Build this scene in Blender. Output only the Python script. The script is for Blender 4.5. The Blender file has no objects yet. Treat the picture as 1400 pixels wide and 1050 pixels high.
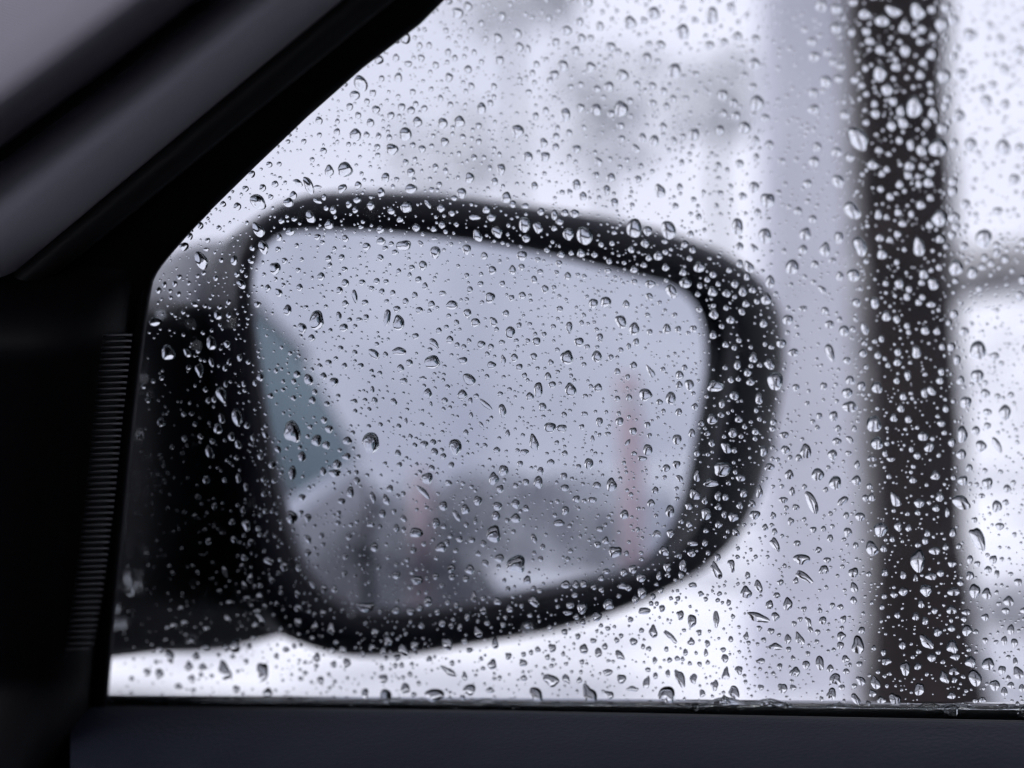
import bpy, math, random
import numpy as np
from mathutils import Vector, Matrix

# ------------------------------------------------------------------ camera
R = math.radians
sc = bpy.context.scene
YAW, PITCH, HFOV = R(19.0), R(0.0), R(28.0)
EYE = np.array([0.0, 0.0, 1.09])
FWD = np.array([-math.sin(YAW) * math.cos(PITCH), math.cos(YAW) * math.cos(PITCH), math.sin(PITCH)])
RIGHT = np.cross(FWD, [0, 0, 1.0]); RIGHT /= np.linalg.norm(RIGHT)
UP = np.cross(RIGHT, FWD)
FPX = 700.0 / math.tan(HFOV / 2)
FOCUS = 0.455
cam_d = bpy.data.cameras.new('camera')
cam = bpy.data.objects.new('camera', cam_d)
sc.collection.objects.link(cam)
m = np.eye(4); m[:3, 0] = RIGHT; m[:3, 1] = UP; m[:3, 2] = -FWD; m[:3, 3] = EYE
cam.matrix_world = Matrix(m.tolist())
cam_d.sensor_width = 36.0
cam_d.angle = HFOV
cam_d.clip_start = 0.02
cam_d.clip_end = 500.0
cam_d.dof.use_dof = True
cam_d.dof.focus_distance = FOCUS
APERTURE = 0.0080
cam_d.dof.aperture_fstop = cam_d.lens / (APERTURE * 1000.0)
cam_d.dof.aperture_blades = 0
sc.camera = cam

# ------------------------------------------------------------------ sky, sun, exposure
SUN_EL, SUN_AZ = R(52), R(200)
w = bpy.data.worlds.new('World'); sc.world = w; w.use_nodes = True
nt = w.node_tree; nt.nodes.clear()
def wn(t, **k):
    n = nt.nodes.new(t)
    for a, b in k.items(): setattr(n, a, b)
    return n
sky = wn('ShaderNodeTexSky', sky_type='NISHITA', sun_disc=False, sun_elevation=SUN_EL, sun_rotation=SUN_AZ, dust_density=6.0, air_density=1.0)
hs = wn('ShaderNodeHueSaturation'); hs.inputs['Saturation'].default_value = 0.25
tc = wn('ShaderNodeTexCoord')
nz = wn('ShaderNodeTexNoise'); nz.inputs['Scale'].default_value = 6.5; nz.inputs['Detail'].default_value = 4.0
cl = wn('ShaderNodeValToRGB')
cl.color_ramp.elements[0].position = 0.3; cl.color_ramp.elements[0].color = (0.655, 0.67, 0.835, 1)
cl.color_ramp.elements[1].position = 0.7; cl.color_ramp.elements[1].color = (0.93, 0.935, 1.10, 1)
ov = wn('ShaderNodeVectorMath', operation='SCALE'); ov.inputs['Scale'].default_value = 12.2
mx = wn('ShaderNodeMix', data_type='RGBA'); mx.inputs['Factor'].default_value = 0.86
bg = wn('ShaderNodeBackground'); bg.inputs['Strength'].default_value = 0.1
out = wn('ShaderNodeOutputWorld')
L = nt.links.new
L(sky.outputs[0], hs.inputs['Color']); L(tc.outputs['Generated'], nz.inputs['Vector'])
L(nz.outputs['Fac'], cl.inputs['Fac']); L(cl.outputs['Color'], ov.inputs[0])
L(hs.outputs['Color'], mx.inputs[6]); L(ov.outputs[0], mx.inputs[7])
L(mx.outputs[2], bg.inputs['Color']); L(bg.outputs[0], out.inputs[0])

sun_d = bpy.data.lights.new('sun', 'SUN'); sun_d.energy = 1.5; sun_d.angle = R(25); sun_d.color = (1.0, 0.98, 0.97)
sun = bpy.data.objects.new('sun', sun_d); sc.collection.objects.link(sun)
sd = Vector((math.sin(SUN_AZ) * math.cos(SUN_EL), math.cos(SUN_AZ) * math.cos(SUN_EL), math.sin(SUN_EL)))
sun.rotation_euler = sd.to_track_quat('Z', 'Y').to_euler()
sun.location = (0, 0, 20)

sc.view_settings.view_transform = 'Standard'
sc.view_settings.look = 'None'
sc.view_settings.exposure = 0.0
sc.view_settings.gamma = 1.0
sc.view_settings.use_curve_mapping = False
sc.cycles.max_bounces = 9
sc.cycles.transmission_bounces = 7
sc.cycles.glossy_bounces = 4
sc.cycles.diffuse_bounces = 2
sc.cycles.caustics_reflective = False
sc.cycles.caustics_refractive = False
sc.cycles.use_adaptive_sampling = True
sc.cycles.adaptive_threshold = 0.02
sc.cycles.transparent_max_bounces = 16
sc.cycles.use_denoising = True
sc.cycles.sample_clamp_indirect = 6.0

# ------------------------------------------------------------------ helpers
rng = random.Random(11)
nrg = np.random.default_rng(11)

def ray(px, py):
    d = FWD + RIGHT * ((px - 700.0) / FPX) - UP * ((py - 525.0) / FPX)
    return d
def at(px, py, depth):
    return EYE + ray(px, py) * depth

TILT = R(25.5)
GN = np.array([0.0, math.cos(TILT), math.sin(TILT)])     # outward normal of the side window
G0 = EYE + FWD * FOCUS
GU = np.array([1.0, 0.0, 0.0])
GV = np.array([0.0, -math.sin(TILT), math.cos(TILT)])
def on_glass(px, py, off=0.0):
    """the point on the side window's outer plane, OFF metres inside the cabin from it, that a ray meets"""
    d = ray(px, py)
    k = ((G0 - GN * off - EYE) @ GN) / (d @ GN)
    return EYE + d * k
def px_of(p):
    d = np.asarray(p, float) - EYE; k = d @ FWD
    return 700 + FPX * (d @ RIGHT) / k, 525 - FPX * (d @ UP) / k
def guv(px, py, off=0.0):
    p = on_glass(px, py, off) - G0
    return float(p @ GU), float(p @ GV)
def G(u, v, off=0.0):
    return G0 + GU * u + GV * v - GN * off

def mat(name, base, rough=0.5, metal=0.0, spec=0.5, noise=None, bump=None, coat=0.0):
    """procedural Principled material; noise = (scale, second colour, detail), bump = (scale, strength, distance)"""
    mm = bpy.data.materials.new(name); mm.use_nodes = True
    t = mm.node_tree; p = t.nodes['Principled BSDF']
    p.inputs['Base Color'].default_value = (*base, 1); p.inputs['Roughness'].default_value = rough
    p.inputs['Metallic'].default_value = metal; p.inputs['Specular IOR Level'].default_value = spec
    p.inputs['Coat Weight'].default_value = coat
    c = t.nodes.new('ShaderNodeTexCoord')
    if noise:
        n = t.nodes.new('ShaderNodeTexNoise'); n.inputs['Scale'].default_value = noise[0]; n.inputs['Detail'].default_value = noise[2]
        r = t.nodes.new('ShaderNodeValToRGB')
        r.color_ramp.elements[0].position = 0.35; r.color_ramp.elements[0].color = (*base, 1)
        r.color_ramp.elements[1].position = 0.68; r.color_ramp.elements[1].color = (*noise[1], 1)
        t.links.new(c.outputs['Object'], n.inputs['Vector']); t.links.new(n.outputs['Fac'], r.inputs['Fac'])
        t.links.new(r.outputs['Color'], p.inputs['Base Color'])
    if bump:
        n = t.nodes.new('ShaderNodeTexVoronoi' if len(bump) > 3 else 'ShaderNodeTexNoise')
        n.inputs['Scale'].default_value = bump[0]
        if len(bump) <= 3: n.inputs['Detail'].default_value = 4
        b = t.nodes.new('ShaderNodeBump'); b.inputs['Strength'].default_value = bump[1]; b.inputs['Distance'].default_value = bump[2]
        t.links.new(c.outputs['Object'], n.inputs['Vector'])
        t.links.new(n.outputs['Distance' if len(bump) > 3 else 'Fac'], b.inputs['Height'])
        t.links.new(b.outputs['Normal'], p.inputs['Normal'])
    return mm

def clear_pane(name, tint, coat=(0.36, 0.47, 0.49)):
    """flat automotive glass: straight-through transmission with a Fresnel reflection"""
    mm = bpy.data.materials.new(name); mm.use_nodes = True
    t = mm.node_tree; t.nodes.clear()
    o = t.nodes.new('ShaderNodeOutputMaterial'); mixn = t.nodes.new('ShaderNodeMixShader')
    tr = t.nodes.new('ShaderNodeBsdfTransparent'); tr.inputs['Color'].default_value = (*tint, 1)
    gl = t.nodes.new('ShaderNodeBsdfGlossy'); gl.inputs['Roughness'].default_value = 0.0; gl.inputs['Color'].default_value = (*coat, 1)
    fr = t.nodes.new('ShaderNodeFresnel')
    ge = t.nodes.new('ShaderNodeNewGeometry'); ma = t.nodes.new('ShaderNodeMath'); ma.operation = 'MULTIPLY_ADD'    # same air-to-glass Fresnel on both faces
    ma.inputs[1].default_value = 1 / 1.5 - 1.5; ma.inputs[2].default_value = 1.5
    t.links.new(ge.outputs['Backfacing'], ma.inputs[0]); t.links.new(ma.outputs[0], fr.inputs['IOR'])
    t.links.new(fr.outputs[0], mixn.inputs[0]); t.links.new(tr.outputs[0], mixn.inputs[1]); t.links.new(gl.outputs[0], mixn.inputs[2])
    t.links.new(mixn.outputs[0], o.inputs['Surface'])
    return mm

def water(name):
    mm = bpy.data.materials.new(name); mm.use_nodes = True
    t = mm.node_tree; t.nodes.clear()
    o = t.nodes.new('ShaderNodeOutputMaterial'); g = t.nodes.new('ShaderNodeBsdfGlass')
    g.inputs['IOR'].default_value = 1.333; g.inputs['Roughness'].default_value = 0.0
    g.inputs['Color'].default_value = (0.985, 0.995, 1.0, 1)
    t.links.new(g.outputs[0], o.inputs['Surface'])
    return mm

def mesh(name, verts, faces, material=None, parent=None, smooth=True):
    me = bpy.data.meshes.new(name)
    me.from_pydata(np.asarray(verts, float).tolist(), [], faces)
    if smooth: me.polygons.foreach_set('use_smooth', [True] * len(me.polygons))
    me.update()
    if material: me.materials.append(material)
    o = bpy.data.objects.new(name, me); sc.collection.objects.link(o)
    if parent: o.parent = parent
    return o

def fix_normals(o):
    import bmesh
    b = bmesh.new(); b.from_mesh(o.data); bmesh.ops.recalc_face_normals(b, faces=b.faces); b.to_mesh(o.data); b.free()
    return o

def tag(o, label=None, cat=None, group=None, kind=None):
    if label: o['label'] = label
    if cat: o['category'] = cat
    if group: o['group'] = group
    if kind: o['kind'] = kind
    return o

def empty(name, loc, parent=None):
    o = bpy.data.objects.new(name, None); sc.collection.objects.link(o); o.location = tuple(map(float, loc)); o.empty_display_size = 0.1
    if parent: o.parent = parent
    return o

def loft(rows, closed=False, caps=False):
    """quads between successive rows of points (all the same length)"""
    n = len(rows[0]); v = [p for r in rows for p in r]; f = []
    for i in range(len(rows) - 1):
        for j in range(n if closed else n - 1):
            a, b = i * n + j, i * n + (j + 1) % n
            f.append((a, b, b + n, a + n))
    if caps:
        f.append(tuple(range(n - 1, -1, -1))); k = (len(rows) - 1) * n; f.append(tuple(range(k, k + n)))
    return v, f

def prism(pts, thick_vec):
    """closed solid: polygon PTS swept along THICK_VEC"""
    n = len(pts); a = [np.array(p, float) for p in pts]; b = [p + np.array(thick_vec, float) for p in a]
    f = [tuple(range(n - 1, -1, -1)), tuple(range(n, 2 * n))] + [(i, (i + 1) % n, n + (i + 1) % n, n + i) for i in range(n)]
    return a + b, f

def box(c, s):
    x, y, z = c; a, b, d = (q / 2 for q in s)
    v = [(x + i * a, y + j * b, z + k * d) for i in (-1, 1) for j in (-1, 1) for k in (-1, 1)]
    return v, [(0, 1, 3, 2), (4, 6, 7, 5), (0, 4, 5, 1), (2, 3, 7, 6), (0, 2, 6, 4), (1, 5, 7, 3)]

def tube(path, radii, seg=10):
    path = [np.array(p, float) for p in path]; rows = []
    ref = np.array([0.31, 0.17, 0.93])
    for i, p in enumerate(path):
        t = path[min(i + 1, len(path) - 1)] - path[max(i - 1, 0)]; t = t / (np.linalg.norm(t) + 1e-12)
        a = np.cross(t, ref); a /= np.linalg.norm(a); b = np.cross(t, a)
        r = radii[i] if hasattr(radii, '__len__') else radii
        rows.append([p + (a * math.cos(q) + b * math.sin(q)) * r for q in np.linspace(0, 2 * math.pi, seg, endpoint=False)])
    return loft(rows, closed=True, caps=True)

def join(parts):
    v, f = [], []
    for pv, pf in parts:
        k = len(v); v += list(pv); f += [tuple(i + k for i in q) for q in pf]
    return v, f

def bevel(o, width, seg=2):
    b = o.modifiers.new('bevel', 'BEVEL'); b.width = width; b.segments = seg; b.limit_method = 'ANGLE'
    return o

def resample(pts, n, closed=True):
    """Catmull-Rom through PTS, N points evenly spaced by length"""
    p = np.array(pts, float); k = len(p); s = []
    rngk = range(k if closed else k - 1)
    for i in rngk:
        if closed: a, b, c, d = p[(i - 1) % k], p[i], p[(i + 1) % k], p[(i + 2) % k]
        else: a, b, c, d = p[max(i - 1, 0)], p[i], p[i + 1], p[min(i + 2, k - 1)]
        for t in np.linspace(0, 1, 24, endpoint=False):
            s.append(0.5 * (2 * b + (c - a) * t + (2 * a - 5 * b + 4 * c - d) * t * t + (3 * b - a - 3 * c + d) * t ** 3))
    s.append(p[0] if closed else p[-1]); s = np.array(s)
    L_ = np.r_[0, np.cumsum(np.linalg.norm(np.diff(s, axis=0), axis=1))]
    q = np.linspace(0, L_[-1], n, endpoint=not closed)
    return np.c_[[np.interp(q, L_, s[:, j]) for j in range(p.shape[1])]].T

# ------------------------------------------------------------------ ground, road
M_SNOW = mat('snow', (0.42, 0.43, 0.47), 0.75, noise=(0.8, (0.88, 0.88, 0.90), 6), bump=(14.0, 0.35, 0.03))
M_ROAD = mat('wet_asphalt', (0.025, 0.026, 0.032), 0.09, spec=0.5, noise=(1.6, (0.055, 0.055, 0.065), 8), bump=(240.0, 0.02, 0.002))
M_KERB = mat('kerb_concrete', (0.30, 0.30, 0.31), 0.8, noise=(6.0, (0.42, 0.42, 0.43), 6), bump=(60.0, 0.3, 0.003))

def spaced(lim, n, p=2.6):
    t = np.linspace(-1, 1, n); return np.sign(t) * np.abs(t) ** p * lim
gx, gy = spaced(230, 131), spaced(230, 131)
def height(x, y):
    s = min(max((y - 6.0) / 3.0, 0), 1); s = s * s * (3 - 2 * s)
    far = min(max((y - 14) / 60.0, 0), 1)
    return s * (0.16 + 0.07 * math.sin(0.9 * x + 0.5 * y) + 0.05 * math.sin(1.7 * x - 1.1 * y + 2)) + far * far * 5.0 * (1 + 0.3 * math.sin(x * 0.05))
e_ = M_SNOW.node_tree.nodes['Color Ramp'].color_ramp.elements; e_[0].position = 0.38; e_[1].position = 0.54
rows = [[(x, y, height(x, y)) for x in gx] for y in gy]
tag(mesh('ground', *loft(rows), M_SNOW), kind='structure')
v = [(-220, -5.2, 0.004), (220, -5.2, 0.004), (220, 5.55, 0.004), (-220, 5.55, 0.004)]
road = tag(mesh('road', v, [(0, 1, 2, 3)], M_ROAD, smooth=False), kind='structure')
for i in range(-14, 15):                                      # kerbstones along the verge
    k = mesh('kerb_stone', *box((0, 0, 0), (0.985, 0.15, 0.16)), M_KERB, road, smooth=False) if i == -14 else k.copy()
    if i != -14: sc.collection.objects.link(k)
    k.location = (i * 1.0 + 2.0, 5.635, 0.05)

v = [(3.4, 2.3, 0.008), (5.2, 1.7, 0.008), (9, 1.5, 0.008), (30, 1.5, 0.008), (30, 5.5, 0.008), (3.0, 5.5, 0.008), (2.9, 3.4, 0.008)]
tag(mesh('lay_by', v, [tuple(range(7))], M_SNOW, smooth=False), kind='structure')    # trampled snow beside the road behind the car

# ------------------------------------------------------------------ bare tree by the road
M_BARK = mat('wet_bark', (0.012, 0.009, 0.010), 0.85, spec=0.2, noise=(9.0, (0.030, 0.023, 0.024), 8), bump=(30.0, 0.8, 0.02))
M_LIMB = mat('lichen_bark', (0.18, 0.175, 0.18), 0.9, spec=0.2, noise=(11.0, (0.52, 0.515, 0.53), 6), bump=(30.0, 0.6, 0.02))
def rough_tube(path, radii, seg=18, amp=0.08, seed=1):
    path = resample(path, max(12, 4 * len(path)), closed=False)
    rad = np.interp(np.linspace(0, 1, len(path)), np.linspace(0, 1, len(radii)), radii)
    v, f = tube(path, rad, seg)
    r = np.random.default_rng(seed); k = r.uniform(1 - amp, 1 + amp, (len(path), seg))
    k = (k + np.roll(k, 1, 1) + np.roll(k, -1, 1)) / 3
    for i in range(len(path)):
        for j in range(seg): v[i * seg + j] = path[i] + (v[i * seg + j] - path[i]) * k[i, j]
    return v, f
TD = 6.2; TS = TD / 5.0
tb = at(1280, 525 + 1.09 * FPX / TD, TD); tb[2] = 0.02
tree = empty('bare_tree', tb)
tag(tree, 'bare tree with dark wet trunk standing on the snowy verge beyond the car window', 'tree')
def loc(p): return np.array(p, float) - tb
trunk_px = [(1280, 1180, TD), (1268, 950, TD), (1258, 700, TD), (1247, 450, TD), (1234, 200, TD), (1224, -60, TD), (1210, -500, TD + .1), (1215, -1100, TD + .2)]
tp = [loc(tb)] + [loc(at(*q)) for q in trunk_px[1:]]
mesh('trunk', *rough_tube(tp, [TS * k for k in (0.150, 0.112, 0.114, 0.117, 0.126, 0.134, 0.115, 0.06)], 20, 0.10), M_BARK, tree)
limbs = [[(1262, 384, 5.0), (1330, 372, 4.99), (1420, 364, 4.97), (1560, 352, 4.92), (1720, 300, 4.9), (1860, 120, 4.9)],
         [(1228, -40, 5.0), (1120, -230, 5.1), (980, -420, 5.3), (900, -700, 5.4)],
         [(1222, -200, 5.0), (1330, -420, 5.0), (1420, -700, 5.0), (1440, -1000, 5.0)],
         [(1214, -520, 5.1), (1260, -800, 5.3), (1340, -1150, 5.5)]]
limbs = [[(x, y, d * TS) for x, y, d in q] for q in limbs]
ltw = []
for i, lp in enumerate(limbs):
    pts = [loc(at(*q)) for q in lp]
    mesh('limb', *rough_tube(pts, [0.080, 0.078, 0.070, 0.045, 0.018], 12, 0.1, i + 5), M_LIMB, tree)
    rs = resample(pts, 24, closed=False)
    for j in range(10, 24):
        d = rs[j] - rs[j - 1]; d /= np.linalg.norm(d)
        q = d + nrg.normal(0, 0.55, 3) + np.array([0, 0, 0.35]); q /= np.linalg.norm(q)
        ln = nrg.uniform(0.35, 0.9); bend = nrg.normal(0, 0.1, 3)
        ltw.append(tube([rs[j], rs[j] + q * ln * .5 + bend * .5, rs[j] + q * ln + bend], [0.009, 0.006, 0.002], 5))
mesh('crown', *join(ltw), M_BARK, tree)

# ------------------------------------------------------------------ sapling
sb = at(1186, 525, 6.6); sb[2] = height(sb[0], sb[1])
sap = empty('sapling', sb); tag(sap, 'thin grey sapling close to the left side of the dark tree trunk', 'tree')
sl_ = [np.array([0, 0, -.1])] + [at(px, py, 6.6) - sb for px, py in ((1190, 800), (1182, 500), (1170, 200), (1160, -80), (1150, -400))]
mesh('trunk', *rough_tube(sl_, [0.044, 0.038, 0.038, 0.040, 0.032, 0.012], 12, .12, 9), M_LIMB, sap)
tw = []
for i in range(26):
    k = nrg.uniform(.45, 1); p0 = sl_[3] + (sl_[5] - sl_[3]) * k; q = nrg.normal(0, 1, 3); q[2] = abs(q[2]) + .4; q /= np.linalg.norm(q)
    tw.append(tube([p0, p0 + q * .2, p0 + q * .45 + nrg.normal(0, .05, 3)], [.008, .005, .002], 5))
mesh('crown', *join(tw), M_LIMB, sap)

# ------------------------------------------------------------------ concrete gate post and boulder on the verge
M_CONC = mat('pale_render', (0.58, 0.585, 0.67), 0.85, noise=(3.0, (0.66, 0.665, 0.75), 7), bump=(45.0, 0.3, 0.01))
PD = 6.95
a = at(1052, 525, PD); b = at(1215, 525, PD); ctr = (a + b) / 2; wdt = np.linalg.norm(b - a); ctr[2] = 0.0
gp = empty('gate_post', ctr); tag(gp, 'tall pale grey rendered gate post left of the bare tree trunk', 'gate post')
gp.rotation_euler = (0, 0, YAW)
bevel(mesh('post_shaft', *box((0, 0.12, 1.70), (wdt, wdt * .9, 3.40)), M_CONC, gp, smooth=False), 0.012)
bevel(mesh('post_cap', *join([box((0, 0.12, 3.445), (wdt + .12, wdt * .9 + .12, 0.08)), box((0, 0.12, 3.52), (wdt * .8, wdt * .7, 0.07))]), M_CONC, gp, smooth=False), 0.01)
bevel(mesh('post_plinth', *box((0, 0.12, 0.14), (wdt + .10, wdt * .9 + .10, 0.36)), M_CONC, gp, smooth=False), 0.012)

M_ROCK = mat('grey_rock', (0.28, 0.28, 0.30), 0.9, noise=(5.0, (0.48, 0.48, 0.50), 8), bump=(18.0, 0.6, 0.03))
def rock(name, c, s, seed, label):
    import bmesh
    bm = bmesh.new(); bmesh.ops.create_icosphere(bm, subdivisions=3, radius=1.0)
    r = np.random.default_rng(seed); ph = r.uniform(0, 6.3, 9)
    for q in bm.verts:
        n = q.co.normalized()
        d = 1 + .16 * math.sin(3 * n.x + ph[0]) * math.sin(2.3 * n.y + ph[1]) + .12 * math.sin(5 * n.z + ph[2] + 2 * n.x) + .05 * math.sin(11 * n.x + ph[3]) * math.sin(9 * n.y + ph[4])
        q.co = Vector((n.x * s[0], n.y * s[1], n.z * s[2])) * d
    me = bpy.data.meshes.new(name); bm.to_mesh(me); bm.free()
    me.polygons.foreach_set('use_smooth', [True] * len(me.polygons)); me.materials.append(M_ROCK)
    o = bpy.data.objects.new(name, me); sc.collection.objects.link(o); o.location = tuple(c)
    return tag(o, label, 'boulder')
c = at(1392, 872, 8.4); c[2] = 0.13
rock('boulder', c, (0.20, 0.18, 0.13), 3, 'low grey boulder in the snow to the right of the bare tree trunk')

# ------------------------------------------------------------------ frosted trees far behind
M_TWIG = mat('frosted_twig', (0.30, 0.31, 0.32), 0.9, spec=0.1, noise=(4.0, (0.55, 0.56, 0.58), 4))
M_CLUMP = mat('snow_clump', (0.76, 0.77, 0.80), 0.9, spec=0.1, noise=(3.0, (0.84, 0.85, 0.87), 4))
def frosted_tree(px, py, rpx, depth, n, label, seed):
    """round airy crown of frosted twigs whose middle is seen at (px, py)"""
    g = np.random.default_rng(seed)
    c = at(px, py, depth); r = rpx * depth / FPX
    base = c.copy(); base[2] = height(c[0], c[1]); hz = c[2] - base[2]
    t = empty('frosted_tree', base); tag(t, label, 'tree', 'frosted trees behind the verge')
    mesh('trunk', *tube([(0, 0, -.15), (0.05, 0.02, hz * .45), (-.04, .03, hz * .8), (0, 0, hz + r * .5)], [0.07, 0.055, 0.04, 0.012], 9), M_TWIG, t)
    bl_ = []
    for i in range(9):
        z0 = hz - r * g.uniform(-.1, .9); q = g.uniform(0, 6.28); e = np.array([math.cos(q), math.sin(q), g.uniform(.3, 1.0)]) * r * g.uniform(.6, .9)
        bl_.append(tube([(0, 0, z0), np.array([0, 0, z0]) + e * .5 + g.normal(0, .06, 3), np.array([0, 0, z0]) + e], [0.03, 0.02, 0.006], 6))
    mesh('limbs', *join(bl_), M_TWIG, t)
    vs, fs, mi = [], [], []
    for i in range(n):
        d = g.normal(0, 1, 3); d /= np.linalg.norm(d); k = r * g.uniform(.15, 1) ** .5 * (1 + .25 * math.sin(5 * d[0] + seed) * math.sin(4 * d[2]))
        p = np.array([0, 0, hz]) + d * k * np.array([1, 1, .85])
        a, b = g.normal(0, 1, 3), g.normal(0, 1, 3); a /= np.linalg.norm(a); b -= a * (a @ b); b /= np.linalg.norm(b); s = g.uniform(.05, .12) * depth / 18
        j = len(vs); vs += [p - a * s * 1.4, p + b * s * .5, p + a * s * 1.4, p - b * s * .5]; fs.append((j, j + 1, j + 2, j + 3)); mi.append(0 if g.random() < .85 else 1)
    o = mesh('crown', vs, fs, M_CLUMP, t, smooth=False); o.data.materials.append(M_TWIG)
    o.data.polygons.foreach_set('material_index', mi)
for a in [(985, 125, 85, 17.0, 250, 'frosted tree just left of the gate post', 1),
          (830, 150, 110, 20.0, 300, 'frosted tree above the upper right of the wing mirror', 2),
          (705, -40, 110, 18.0, 480, 'frosted tree at the top edge above the middle of the wing mirror', 3),
          (610, 215, 100, 22.0, 220, 'thin frosted tree low above the left half of the wing mirror', 4)]:
    frosted_tree(*a)

# ------------------------------------------------------------------ the car
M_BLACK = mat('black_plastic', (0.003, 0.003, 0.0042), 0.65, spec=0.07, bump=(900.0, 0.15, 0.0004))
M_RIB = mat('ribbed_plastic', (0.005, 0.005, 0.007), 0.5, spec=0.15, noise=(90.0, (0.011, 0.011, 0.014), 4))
M_RUBBER = mat('black_rubber', (0.006, 0.006, 0.007), 0.5, spec=0.3)
M_FABRIC = mat('pillar_fabric', (0.185, 0.176, 0.205), 0.95, spec=0.1)
M_COVER = mat('pillar_plastic', (0.50, 0.495, 0.55), 0.75, spec=0.25, bump=(1500.0, 0.2, 0.0003))
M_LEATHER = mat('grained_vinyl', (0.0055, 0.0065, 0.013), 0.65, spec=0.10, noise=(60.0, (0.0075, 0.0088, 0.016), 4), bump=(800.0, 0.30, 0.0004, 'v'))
M_PAINT = mat('dark_paint', (0.014, 0.015, 0.020), 0.35, spec=0.4, coat=0.35, noise=(3.0, (0.020, 0.021, 0.027), 4))
M_CHROME = mat('bright_trim', (0.75, 0.76, 0.80), 0.2, metal=1.0)
M_GLASS = clear_pane('window_glass', (0.985, 0.992, 0.992))
M_TINT = clear_pane('tinted_glass', (0.30, 0.40, 0.40), (0.44, 0.54, 0.555))
M_HEAD = mat('headliner', (0.38, 0.38, 0.41), 0.95, spec=0.1, bump=(400.0, 0.3, 0.001))
M_MATTE = mat('satin_black_plastic', (0.003, 0.003, 0.004), 0.4, spec=0.08, bump=(300.0, 0.2, 0.001))
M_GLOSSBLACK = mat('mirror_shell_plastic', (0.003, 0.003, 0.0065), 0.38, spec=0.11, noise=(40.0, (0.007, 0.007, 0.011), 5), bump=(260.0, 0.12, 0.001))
M_WETRUBBER = mat('wet_rubber', (0.005, 0.005, 0.006), 0.10, spec=0.5, coat=1.0, bump=(120.0, 0.08, 0.0006))
M_SHEEN = mat('arm_sheen_tint', (0.05, 0.052, 0.065), 0.25, spec=0.5, coat=0.6, noise=(60.0, (0.14, 0.145, 0.17), 5), bump=(90.0, 0.4, 0.002))  # blue-grey tone puts the hazy sky sheen into the colour
M_LIP = mat('mirror_lip', (0.035, 0.035, 0.045), 0.5, spec=0.4)
M_WATER = water('rain_water')
M_CONTACT = bpy.data.materials.new('water_touching_glass'); M_CONTACT.use_nodes = True      # optical contact with the pane: light bends, none is reflected back into the drop
t = M_CONTACT.node_tree; t.nodes.clear(); rf = t.nodes.new('ShaderNodeBsdfRefraction'); rf.inputs['IOR'].default_value = 1.15; rf.inputs['Roughness'].default_value = 0.0
t.links.new(rf.outputs[0], t.nodes.new('ShaderNodeOutputMaterial').inputs['Surface'])

# weave on the pillar fabric
t = M_FABRIC.node_tree; p = t.nodes['Principled BSDF']
c1 = t.nodes.new('ShaderNodeTexCoord'); wv = t.nodes.new('ShaderNodeTexWave'); wv.bands_direction = 'DIAGONAL'; wv.inputs['Scale'].default_value = 620.0; wv.inputs['Distortion'].default_value = 0.0
bp = t.nodes.new('ShaderNodeBump'); bp.inputs['Strength'].default_value = 0.14; bp.inputs['Distance'].default_value = 0.0005
t.links.new(c1.outputs['Object'], wv.inputs['Vector']); t.links.new(wv.outputs['Fac'], bp.inputs['Height']); t.links.new(bp.outputs['Normal'], p.inputs['Normal'])

car = empty('car', (0.6, -0.28, 0.0))
tag(car, 'dark car interior with the rain-covered front side window, pillar, door panel and black wing mirror', 'car')
CO = np.array([0.6, -0.28, 0.0])
def cm(name, vf, material, parent=None, smooth=True, label=None):
    """a mesh given in world coordinates as a part of the car"""
    v, f = vf
    o = mesh(name, [np.array(q, float) - CO for q in v], f, material, parent or car, smooth)
    if label: o['label'] = label
    return o

# --- front side window: a slab 4 mm thick behind the outer plane
# (u, v) on the window plane
bl, br = guv(150, 957), guv(1400, 969)
bs = (br[1] - bl[1]) / (br[0] - bl[0])
def belt(u, dpx=0.0): return bl[1] + bs * (u - bl[0]) + dpx * 0.000162
frame_px = [(140, 960), (205, 400), (212, 372), (266, 310), (300, 276), (367, 210), (420, 160), (490, 98), (560, 42), (612, 0), (700, -70), (860, -190), (1040, -300)]
fuv = [guv(*q) for q in frame_px[:-3]]
(u9, v9) = fuv[-1]
for dv in (.03, .07, .12, .17, .22, .26): fuv.append((u9 + 1.12 * dv + 0.9 * dv * dv, v9 + dv))
ext_px = [px_of(G(*q)) for q in fuv[-6:]]
U_END = 0.66
top_v = fuv[-1][1] + 0.015
outline = [(fuv[0][0] - .012, belt(fuv[0][0]) - .05)] + [(u - .008, v + .006) for u, v in fuv[1:]] + [(fuv[-1][0] + .05, top_v), (U_END, top_v - .01), (U_END, belt(U_END) - .05)]
cm('side_window', prism([G(u, v, 0.0) for u, v in outline], -GN * -0.0 + GN * -0.004), M_GLASS, smooth=False, label='clear side window glass with raindrops on its outside')

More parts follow.
